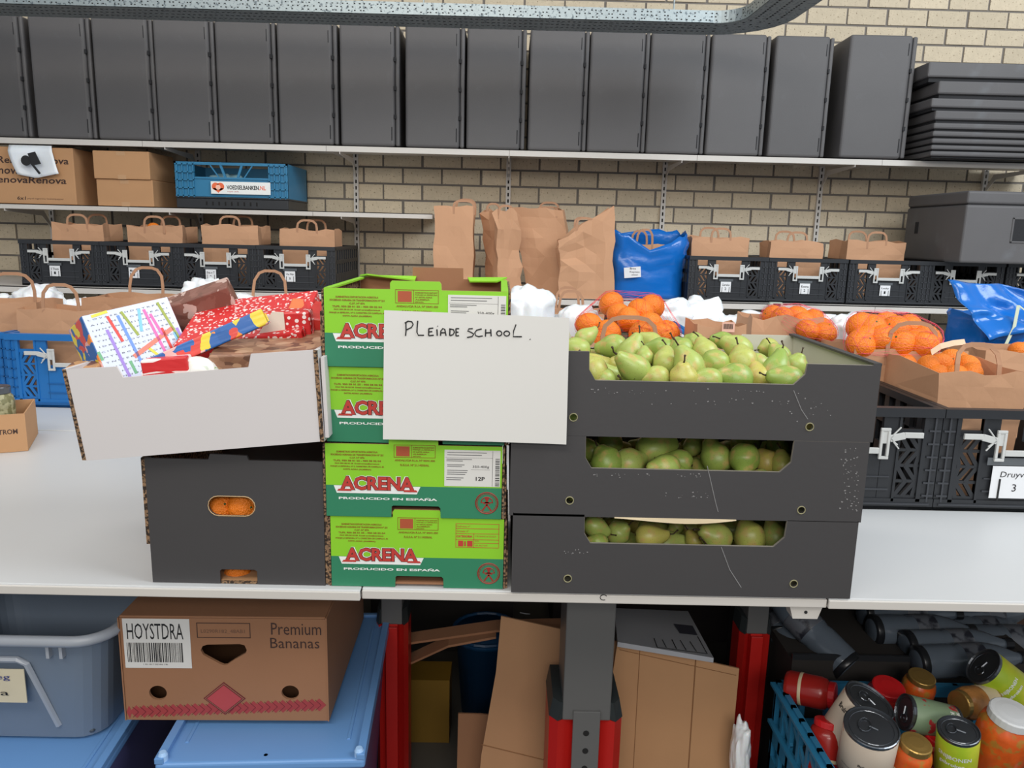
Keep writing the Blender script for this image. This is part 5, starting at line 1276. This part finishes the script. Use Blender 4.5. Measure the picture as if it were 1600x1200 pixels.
def bin_(label, x0, x1, y0, y1, z0, z1, rz, loc, ribs=True):
    t = thing('storage_bin', label, 'storage bin', loc, (0, 0, rz))
    m = MB(); rbox(m, x0+.01, x1-.01, y0+.01, y1-.01, 0, z1-z0-.03, .02, .03); m.build('bin_body', M('bin_body_violet', (92, 92, 138), .4, var=.05), t)
    m = MB(); m.box(x0, x1, y0, y1, z1-z0-.028, z1-z0-.008); m.build('lid', bluelid, t, bevel=.006, seg=3)
    m = MB(); zt = z1-z0-.009
    for s_, xx in ((1, x0), (-1, x1)): m.box(min(xx, xx+s_*.016), max(xx, xx+s_*.016), y0, y1, zt, zt+.012); m.box(min(xx+s_*.035, xx+s_*.042), max(xx+s_*.035, xx+s_*.042), y0+.06, y1-.06, zt, zt+.003)
    m.box(x0, x1, y1-.012, y1, zt, zt+.008)
    m.build('lid_ridge', bluelid, t, bevel=.003)
    m = MB(); m.box((x0+x1)/2-.001, (x0+x1)/2+.001, y0+.04, y1-.1, zt-.0002, zt+.0005); m.lathe([(.004, 0), (.004, .001)], 10, Matrix.Translation(((x0+x1)/2+.005, y0+.02, zt))); m.build('lid_mark', inkg, t)
    m = MB()
    for xx in (x0+.012, x1-.012): m.lathe([(.009, 0), (.009, .012), (.006, .018)], 12, Matrix.Translation((xx, y0+.012, zt)))
    m.build('corner_stud', M('stud_pale', (160, 196, 236), .4), t)
    return t
p = W(232, 1196, 1.262); q = W(556, 1190, 1.262)
LZ = .492
b2 = bin_('blue lidded storage bin beneath the banana box', 0, .385, 0, .56, 0, LZ, .06, (W(240, 1196, 1.26).x, 1.262, 0))
b3 = bin_('blue lidded storage bin under the clear tub at the left edge', -.62, 0, 0, .56, 0, zb+.001, .08, (W(150, 1196, 1.26).x, 1.23, 0))
# banana box
bY = 1.375
A_, B_ = W(199, 1128, bY), W(511, 1140, bY); bw = B_.x-A_.x; bz = LZ+.004; bh = W(350, 968, bY).z-bz; bd = .42
bb = thing('banana_box', 'brown banana box with red diamond print and HOYSTDRA sticker', 'box', (A_.x, bY, bz), (0, 0, .02))
def ux(x): return x/1265*bw
def uz(y): return (940-y)/655*bh
dlt = lambda x: x*.0
hole = [(ux(x), uz(y-(x-620)*.045)) for x, y in [(500, 455), (530, 447), (730, 450), (760, 460), (772, 490), (765, 510), (700, 545), (645, 580), (625, 582), (600, 572), (500, 510), (487, 480)]]
# front with holes
oc = lambda x, y: circ(ux(x), uz(y-(x-620)*.045), ux(55), 20, ux(50))
plate('front_panel', [(0, 0), (bw, 0), (bw, bh), (0, bh)], [hole, oc(205, 745), oc(1033, 775)], .006, card2, bb, 0)
MB().box(.0, .006, .006, bd, 0, bh).build('side_panel', card2, bb); MB().box(bw-.006, bw, .006, bd, 0, bh).build('side_panel', card2, bb)
MB().box(0, bw, bd-.006, bd, 0, bh).build('back_panel', card2, bb); MB().box(0, bw, 0, bd, bh, bh+.004).build('lid', card2, bb, bevel=.0015)
MB().box(.006, bw-.006, .006, bd-.006, 0, .004).build('base', card2, bb)
MB().box(-.003, -.0005, -.002, bd, 0, bh).build('lid_skirt', card2, bb); MB().box(bw+.0005, bw+.003, -.002, bd, 0, bh+.003).build('lid_skirt', card2, bb)
def sh(y, x): return uz(y-(x-620)*.045)
stk = MB().box(ux(18), ux(428), -.001, -.0001, sh(583, 220), sh(272, 220)).build('sticker', paperw, bb); tag(stk, 'white sticker with HOYSTDRA and a barcode')
text('HOYSTDRA', ux(42), sh(400, 210), ux(345), uz(300)-uz(400), -.001, ink, stk)
m = MB(); x = 36; random.seed(3)
while x < 382:
    wd = random.choice([2, 3, 4, 7]); m.box(ux(x), ux(min(x+wd, 384)), -.0014, -.001, sh(545, 210), sh(422, 210)); x += wd+random.choice([3, 4, 6])
m.build('barcode', ink, stk)
text('1 301 4017 5023456 1 86', ux(130), sh(563, 210), ux(150), uz(0)-uz(9), -.001, ink, stk)
m = MB(); frame_mb(m, ux(470), ux(800), sh(408, 635), sh(313, 635), .0014, -.0006, -.0001); m.build('print_frame', pblack, bb)
text('L0290R182_48AB1', ux(495), sh(380, 635), ux(270), uz(0)-uz(26), -.0002, M('print_faded', (110, 78, 60), .7), bb)
text('Premium', ux(928), sh(405, 1080), ux(310), uz(0)-uz(76), -.0002, pblack, bb); text('Bananas', ux(920), sh(490, 1080), ux(305), uz(0)-uz(66), -.0002, pblack, bb)
redp = M('print_faded_red', (158, 58, 60), .7); redd = M('print_faded_dark_red', (104, 30, 40), .7)
m = MB()
def dia(mb, cx_, cy, rx, ry, y0, y1): mb.prism([(ux(cx_-rx), sh(cy, cx_)), (ux(cx_), sh(cy+ry, cx_)), (ux(cx_+rx), sh(cy, cx_)), (ux(cx_), sh(cy-ry, cx_))], y0, y1)
for i in range(28):
    cx_ = 18+i*46
    if cx_ < 1240: dia(m, cx_, 862, 44 if 30 < cx_ < 1215 else 18, 42, -.0003-.00001*i, -.0001)
m.build('print_band', redp, bb)
m = MB()
for i in range(27):
    cx_ = 40+i*46
    if cx_ < 1220: m.bar((ux(cx_), -.0007, sh(862, cx_)+ux(36)), (ux(cx_+36), -.0007, sh(862, cx_)), .0003, .0009); m.bar((ux(cx_), -.0007, sh(862, cx_)-ux(36)), (ux(cx_+36), -.0007, sh(862, cx_)), .0003, .0009)
m.build('print_chevron', redd, bb)
m = MB(); dia(m, 620, 795, 132, 106, -.0012, -.0008); m.build('print_diamond', redd, bb)
m = MB(); dia(m, 620, 795, 122, 98, -.0015, -.0012); m.build('print_diamond', card2, bb)
m = MB(); dia(m, 620, 795, 116, 93, -.0018, -.0015); m.build('print_diamond', redd, bb)
m = MB(); dia(m, 620, 795, 108, 87, -.0021, -.0018); m.build('print_diamond', M('print_rose', (176, 68, 72), .7), bb)
# cardboard leaning behind the centre leg
def board(name, label, cat, pts, Y, tilt, thick, mat, folds=()):
    """upright board leaning back; outline given in the photo, laid on a real leaning plane"""
    n = Vector((0, -math.cos(tilt), math.sin(tilt))); p0 = W(sum(x for x, y in pts)/len(pts), max(y for x, y in pts), Y)
    def hit(x, y): d = ray(x, y); return EYE+d*((p0-EYE).dot(n)/d.dot(n))
    P = [hit(*q) for q in pts]; c = sum(P, Vector())/len(P)
    m = MB(); k = len(P); vs = [p-c for p in P]+[p-c-n*thick for p in P]
    m.add(vs, [tuple(range(k-1, -1, -1)), tuple(range(k, 2*k))]+[(i, (i+1) % k, (i+1) % k+k, i+k) for i in range(k)])
    bm = None
    t = thing(name, label, cat, c); o = m.build('board', mat, t)
    me = o.data; bm = bmesh.new(); bm.from_mesh(me); bmesh.ops.recalc_face_normals(bm, faces=bm.faces); bm.to_mesh(me); bm.free()
    for (a, b, w_) in folds:
        A, B = hit(*a)-c+n*.0008, hit(*b)-c+n*.0008; m = MB(); m.tube([A, B], w_, 5); m.build('fold_line', M('fold_dark', (140, 100, 66), .9), t)
    return t
board('cardboard_sheet', 'large folded cardboard sheet leaning behind the middle leg', 'cardboard', [(965, 1003), (1087, 1030), (1155, 1045), (1148, 1120), (1138, 1290), (930, 1290), (950, 1100)], 1.62, .12, .006, card, [((1087, 1030), (1070, 1280), .0016), ((1000, 1012), (985, 1280), .0008), ((968, 1015), (1150, 1055), .0008)])
board('cardboard_sheet', 'cardboard flap with a silver staple leaning left of the middle leg', 'cardboard', [(783, 963), (885, 985), (965, 1003), (950, 1290), (742, 1290), (752, 1180), (775, 1050)], 1.64, .12, .006, M('cardboard_tan', (176, 134, 98), .85, var=.06, vs=6, bump=.1), [((752, 1163), (850, 1187), .0012)])
p = W(822, 993, 1.60); o = MB().tube([(-.012, 0, .001), (.0, -.001, -.001), (.012, 0, -.002)], .0012, 5).build('staple', tinm); o.location = p+Vector((0, .105, .0)); tag(o, 'silver staple in the cardboard flap left of the leg', 'staple')
board('cardboard_sheet', 'small brown cardboard piece standing low beside the yellow bin', 'cardboard', [(716, 1115), (752, 1116), (770, 1118), (765, 1290), (712, 1290)], 1.75, .05, .005, card2)
# thin boards lying across the gap
for k, (a, b, c, lab) in enumerate([((634, 1008), (775, 988), (905, 985), 'upper thin cardboard strip sticking out towards the left red leg'), ((634, 1042), (700, 1012), (775, 998), 'lower thin bent cardboard strip sticking out towards the left red leg')]):
    P = [W(*a, 1.86), W(*b, 1.80), W(*c, 1.78)]; m = MB(); vs = []
    for p in P: vs += [p-P[0], p-P[0]+Vector((0, .05, .002)), p-P[0]+Vector((0, .05, .008)), p-P[0]+Vector((0, 0, .006))]
    m.add(vs, [(i*4+j, i*4+(j+1) % 4, i*4+4+(j+1) % 4, i*4+4+j) for i in (0, 1) for j in range(4)]+[(3, 2, 1, 0), (8, 9, 10, 11)])
    o = m.build('cardboard_strip', card2); o.location = P[0]; tag(o, lab, 'cardboard', 'thin cardboard strips')
# white printed package
P = [W(965, 1003, 1.60), W(1115, 1028, 1.60), W(1075, 955, 1.90), W(960, 950, 1.90)]; nn_ = (P[1]-P[0]).cross(P[3]-P[0]); dd_ = ray(1075, 955); P[2] = EYE+dd_*((P[0]-EYE).dot(nn_)/dd_.dot(nn_)); c = sum(P, Vector())/4; m = MB()
m.add([p-c for p in P]+[p-c-Vector((0, 0, .012)) for p in P], [(0, 1, 2, 3), (7, 6, 5, 4), (0, 4, 5, 1), (1, 5, 6, 2), (2, 6, 7, 3), (3, 7, 4, 0)])
t = thing('flat_package', 'flat white printed package lying on top of the cardboard', 'package', c); m.build('package_body', M('package_grey', (170, 172, 178), .5, var=.05), t)
nrm = (P[1]-P[0]).cross(P[3]-P[0]).normalized()
if nrm.z < 0: nrm = -nrm
m = MB(); ln = lambda a, b: m.tube([W(*a, 0) for a in ()], .001) if 0 else None
def onp(px, py): d = ray(px, py); return EYE+d*((P[0]-EYE).dot(nrm)/d.dot(nrm))-c+nrm*.0008
for a, b in [((1022, 998), (1027, 1012)), ((1027, 1012), (1105, 1022)), ((1105, 1022), (1090, 995)), ((1035, 1000), (1041, 1012)), ((1050, 1000), (1057, 1014)), ((1063, 1001), (1072, 1016)), ((1078, 1003), (1088, 1018))]: m.tube([onp(*a), onp(*b)], .0010, 4)
m.build('print_line', ink, t)
m = MB(); q = [onp(1052, 975), onp(1082, 978), onp(1090, 993), onp(1062, 990)]; m.add(q, [(0, 1, 2, 3)]); m.build('print_patch', M('patch_dark', (60, 60, 72), .5), t)
o = plastic('plastic_wrap', 'crumpled white plastic sheet beside the right edge of the cardboard', 'plastic', W(1157, 1175, 1.58), (.022, .03, .085), 17, whbag, .4)
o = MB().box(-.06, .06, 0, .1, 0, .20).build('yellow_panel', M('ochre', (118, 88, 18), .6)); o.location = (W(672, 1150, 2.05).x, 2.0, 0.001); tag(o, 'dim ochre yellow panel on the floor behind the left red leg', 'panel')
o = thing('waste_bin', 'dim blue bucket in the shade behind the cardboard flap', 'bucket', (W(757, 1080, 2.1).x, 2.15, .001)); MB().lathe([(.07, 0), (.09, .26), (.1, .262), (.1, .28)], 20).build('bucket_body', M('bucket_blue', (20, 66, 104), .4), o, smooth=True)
MB().tube([(.1*math.cos(a), .1*math.sin(a), .28) for a in [2*PI*i/20 for i in range(20)]], .006, 6, closed=True).build('bucket_rim', MATS['bucket_blue'], o)
# added backdrop blocks, under-table shade put into their colour; brown box is real
for k, (px, Y, wd, hh, lab, c) in enumerate([(690, 2.5, .5, .62, 'added dark backdrop block deep under the table behind the left leg', (42, 38, 36)), (1010, 2.6, .7, .66, 'added dark backdrop block deep under the table behind the middle leg', (50, 44, 44)), (1570, 2.23, .42, .70, 'dark brown cardboard box behind the bottles at right', (84, 62, 52)), (130, 2.2, .9, .55, 'added dark backdrop block deep under the table behind the clear tub', (40, 38, 38)), (1330, 2.5, .6, .5, 'added dark backdrop block deep under the table behind the bottles', (46, 46, 50))]):
    t = thing('cardboard_box', lab, 'box', (W(px, 1000, Y).x, Y, .001)); MB().box(-wd/2, wd/2, 0, .4, 0, hh).build('carton_body', M('under_table_dark_%d' % k, c, .85), t, bevel=.004); MB().box(-wd/2+.01, wd/2-.01, .198, .202, hh, hh+.001).build('flap_joint', darkgap, t)
# ------------------------------------------------------------------ teal crate with tins and jars
zr = .455
L0 = G(1212, 1062, zr); X0 = L0.x; yb = L0.y; yf = yb-.40
tc_ = thing('stacking_crate', 'teal plastic crate filled with tins and jars at the lower right', 'crate', (X0, yf, .215))
m = MB(); H = zr-.215
m.box(0, .012, 0, .4, H-.03, H); m.box(.588, .6, 0, .4, H-.03, H); m.box(0, .6, .388, .4, H-.03, H); m.box(0, .6, 0, .012, H-.03, H)
for y in [.0+.388*i/8 for i in range(9)]: m.box(0, .010, y, y+.012, 0, H)
m.box(0, .009, 0, .4, H*.35, H*.55); m.box(0, .009, 0, .4, 0, .05)
for i in range(4): m.ob((.005, .06+.09*i, H*.72), (.006, .10, .012), Euler((.6, 0, 0)))
m.box(-.012, .0, 0, .4, H-.012, H-.006); m.box(-.010, 0, 0, .4, H*.55, H*.58)
for x in [.588*i/10 for i in range(11)]: m.box(x, x+.012, .390, .398, 0, H)
m.box(0, .6, .391, .397, 0, H*.6); m.box(.59, .6, 0, .4, 0, H); m.box(0, .6, .0, .008, 0, H*.8); m.box(0, .6, 0, .4, 0, .006)
m.build('crate_wall', tealpl, tc_)
m = MB(); m.tube([(-.004, .05+.003*i, H*.42+.012*math.sin(i*1.3)) for i in range(24)], .0012, 4); m.build('scrawl', M('scrawl_pale', (150, 180, 196), .6), tc_)
tn = MB().box(-.32, .32, -.0, .42, 0, .213).build('support_box', M('under_table_dark_0', (0, 0, 0))); tn.location = (X0+.3, yf-.01, .001); tag(tn, 'dark box on the floor carrying the teal crate', 'box')
creaml = M('label_cream', (206, 190, 172), .5, var=.03, c2=(196, 130, 104), t2=.72, s2=30)
greenl = M('label_green_grey', (128, 150, 120), .45, c2=(176, 44, 52), t2=.60, s2=30, soft=.01)
limel = M('label_lime', (168, 196, 40), .4, c2=(214, 204, 70), t2=.5, s2=12, soft=.15)
orgl = M('contents_orange', (214, 92, 34), .25, var=.2, vs=60, c2=(176, 120, 50), t2=.55, s2=45)
chick = M('contents_chickpea', (178, 122, 66), .3, var=.3, vs=80, bump=.5)
redj = M('contents_red', (166, 36, 30), .25, var=.1)
redl = M('lid_red', (208, 30, 34), .35)
whl = M('lid_white', (220, 222, 224), .35)
beigel = M('label_beige', (214, 196, 160), .5)
def can(label, px, py, Y, r, h, axis, lab, texts=(), grp='tins in the teal crate'):
    """px, py: centre of the top end"""
    ax = Vector(axis).normalized(); p = W(px, py, Y)-ax*h
    q = ax.to_track_quat('Z', 'Y').to_euler() if abs(ax.z) < .9999 else (0, 0, 0)
    t = thing('tin_can', label, 'tin', p, q, grp)
    # choose a spin so that local -y looks at the viewer
    Rm = ax.to_track_quat('Z', 'Y').to_matrix(); v = Rm.inverted()@(EYE-p); sp = math.atan2(v.y, v.x)+PI/2
    t.rotation_euler = (Rm@Matrix.Rotation(sp, 3, 'Z')).to_euler()
    MB().lathe([(r*.96, 0), (r, .002), (r, .005), (r*.985, .007), (r*.985, h-.007), (r, h-.005), (r, h-.001), (r*.96, h), (r*.93, h-.004), (.001, h-.004)], 32).build('can_body', tinm, t, smooth=False)
    MB().lathe([(r*.987, .008), (r*.995, .0085), (r*.995, h-.0085), (r*.987, h-.008)], 32).build('paper_label', lab, t, smooth=True)
    m = MB(); m.tube([(r*.80*math.cos(a), r*.80*math.sin(a), h-.0035) for a in [2*PI*i/28 for i in range(28)]], .0007, 4, closed=True)
    m.tube([(r*.45*math.cos(a)*.5-.012, r*.33*math.sin(a), h-.001) for a in [2*PI*i/14 for i in range(14)]], .0013, 5, closed=True); m.tube([(-.004, 0, h-.001), (.012, 0, h-.003)], .002, 5)
    m.build('pull_ring', tinm, t)
    for (s, x, z, wd, hh, mt) in texts: text(s, x, z, wd, hh, 0, mt, t, wrap=r*.997, t=.0006, bold=.02)
    return t
def jar(label, px, py, Y, r, h, axis, lidm, body, lab=None, texts=(), labz=(.25, .7)):
    ax = Vector(axis).normalized(); p = W(px, py, Y)-ax*h
    t = jr('jar', label, 'jar', p, r, h, lidm, body, ax, 'jars in the teal crate', lab, labz)
    Rm = ax.to_track_quat('Z', 'Y').to_matrix(); v = Rm.inverted()@(EYE-p); t.rotation_euler = (Rm@Matrix.Rotation(math.atan2(v.y, v.x)+PI/2, 3, 'Z')).to_euler()
    for (s, x, z, wd, hh, mt) in texts: text(s, x, z, wd, hh, 0, mt, t, wrap=r*1.012, t=.0006, bold=.02)
    return t
can('large cream labelled tin standing at the front, grey ring pull top', 1362, 1135, 1.335, .051, .118, (-.08, -.25, 1), creaml, [('Bt5', -.01, .055, .012, .006, ink), ('inhoud 850 g', -.04, .02, .03, .004, inkg), ('peulvruchten', -.045, .035, .03, .004, inkg), ('x1', .014, .018, .008, .006, ink)])
can('large cream labelled tin leaning behind the front one', 1360, 1093, 1.425, .051, .118, (.35, -.2, 1), creaml, [('Bruine', -.045, .08, .03, .012, ink)])
can('green grey tin with red bean print lying on its side', 1412, 1112, 1.44, .037, .108, (-1, .05, .22), greenl, [('RODE', .004, .02, .02, .008, pwhite), ('BONEN', .004, .008, .02, .008, pwhite)])
can('lime green tin of string beans standing at the front right', 1498, 1140, 1.34, .038, .110, (-.16, -.18, 1), limel, [('SNIJBONEN', -.034, .062, .062, .012, pwhite), ('gebroken', -.030, .046, .046, .011, pwhite)])
can('lime green tin tilted at the right edge above the jars', 1535, 1040, 1.56, .044, .125, (-.75, .1, .55), limel, [('SNIJBONEN', -.03, .07, .055, .011, pwhite), ('gebroken', -.026, .054, .045, .010, pwhite)])
jar('jar of red sauce with a bright red lid at the left of the crate', 1306, 1088, 1.55, .036, .110, (.9, -.55, .1), redl, redj, beigel, labz=(.3, .36))
jar('jar of red sauce low against the teal crate wall', 1296, 1125, 1.45, .036, .110, (.15, .3, 1), redl, redj, beigel, labz=(.3, .36))
jar('red lidded jar behind the cream tins', 1389, 1072, 1.57, .043, .10, (0, -.25, 1), redl, redj)
jar('small gold lidded jar standing upright at the back', 1441, 1056, 1.60, .036, .10, (.03, -.2, 1), goldm, orgl)
jar('jar of chickpeas with gold lid lying between tins', 1497, 1100, 1.50, .035, .10, (-.95, -.3, .1), goldm, chick, beigel, labz=(.1, .45))
jar('jar of peas and carrots with gold lid at the front', 1432, 1160, 1.33, .035, .112, (.0, -.2, 1), goldm, orgl, beigel, [('DOPERWTEN', -.024, .036, .05, .008, ink), ('WORTELS', -.018, .024, .038, .008, ink)], labz=(.12, .48))
jar('large jar of carrots with a white lid at the right edge', 1582, 1112, 1.37, .050, .150, (.03, -.2, 1), whl, orgl)
jar('red tomato jar behind the large carrot jar', 1540, 1075, 1.62, .038, .11, (-.5, .1, .8), redl, orgl)
jar('red jar squeezed between the pea jar and the string bean tin', 1470, 1150, 1.41, .036, .10, (.05, -.1, 1), redl, redj)
# hidden lower layer
k = 0
for i in range(5):
    for j in range(3):
        loc = (X0+.07+.11*i, yf+.08+.115*j, .222); r, h = .042, .10
        t = thing('tin_can', 'plain tin in the hidden lower layer of the teal crate', 'tin', loc, (0, 0, 0), 'hidden tins in the teal crate')
        MB().lathe([(r*.96, 0), (r, .002), (r, h-.001), (r*.95, h), (r*.93, h-.003), (.001, h-.003)], 20).build('can_body', tinm, t); MB().lathe([(r*1.001, .008), (r*1.006, .0085), (r*1.006, h-.008), (r*1.001, h-.0075)], 20).build('paper_label', creaml, t)
# ------------------------------------------------------------------ shrink wrapped bottles
botm = M('bottle_clear_dark', (96, 106, 118), .15, var=.1, alpha=.9)
botcap = M('bottle_base_dark', (26, 28, 32), .3)
def bottle(label, px, py, Y, r, L, axis, patch=True):
    ax = Vector(axis).normalized(); p = W(px, py, Y); t = thing('bottle', label, 'bottle', p, ax.to_track_quat('Z', 'Y').to_euler(), 'plastic bottles lying under the table at right')
    MB().lathe([(r*.7, 0), (r*.95, .006), (r, .02), (r, L*.3), (r*.93, L*.34), (r, L*.38), (r, L*.62), (r*.8, L*.75), (r*.35, L*.9), (r*.33, L*.93)], 22).build('bottle_body', botm, t, smooth=True)
    MB().lathe([(r*.36, L*.93), (r*.36, L), (r*.3, L+.001)], 16).build('cap', botcap, t)
    MB().lathe([(r*.98, .001), (r*1.01, .004), (r*1.01, .016), (r*.99, .018)], 22).build('base_ring', botcap, t, smooth=True)
    MB().lathe([(r*1.003, L*.39), (r*1.008, L*.395), (r*1.008, L*.58), (r*1.003, L*.585)], 22).build('bottle_label', M('bottle_label_grey', (98, 102, 110), .35, c2=(40, 42, 52), t2=.56, s2=22), t, smooth=True)
    return t
for k, (px, py, lab) in enumerate([(1345, 958, 'uppermost left'), (1360, 985, 'second from the top left'), (1412, 1010, 'third, near the middle'), (1430, 1035, 'lowest left')]):
    bottle('clear plastic bottle lying on its side, %s of the pile' % lab, px, py, 1.90-.07*k, .040, .28, (1, .05, -.02+.02*k))
for k, (px, py, lab) in enumerate([(1478, 958, 'top right'), (1470, 985, 'right, second row'), (1510, 1000, 'right, beside the dark brown box')]):
    bottle('clear plastic bottle lying on its side, %s of the pile' % lab, px, py, 1.97-.05*k, .040, .26, (1, .1, -.03))
bottle('large tinted bottle leaning towards the teal crate', 1327, 1045, 1.72, .042, .30, (-.5, .6, .42))
bottle('dim bottle lying left of the leaning bottle', 1250, 1040, 1.78, .042, .28, (-.1, .8, .3)); bottle('dim bottle lying against the right red leg', 1222, 1000, 1.86, .042, .26, (.1, .8, .2))
t = thing('bottle_crate', 'low dark tray carrying the lying bottles behind the teal crate', 'tray', (X0+.07, 1.71, .001)); MB().box(0, .62, 0, .5, 0, .455).build('tray_body', M('under_table_dark_0', (0, 0, 0)), t); MB().box(0, .62, 0, .006, .455, .47).build('tray_lip', blkpl, t)
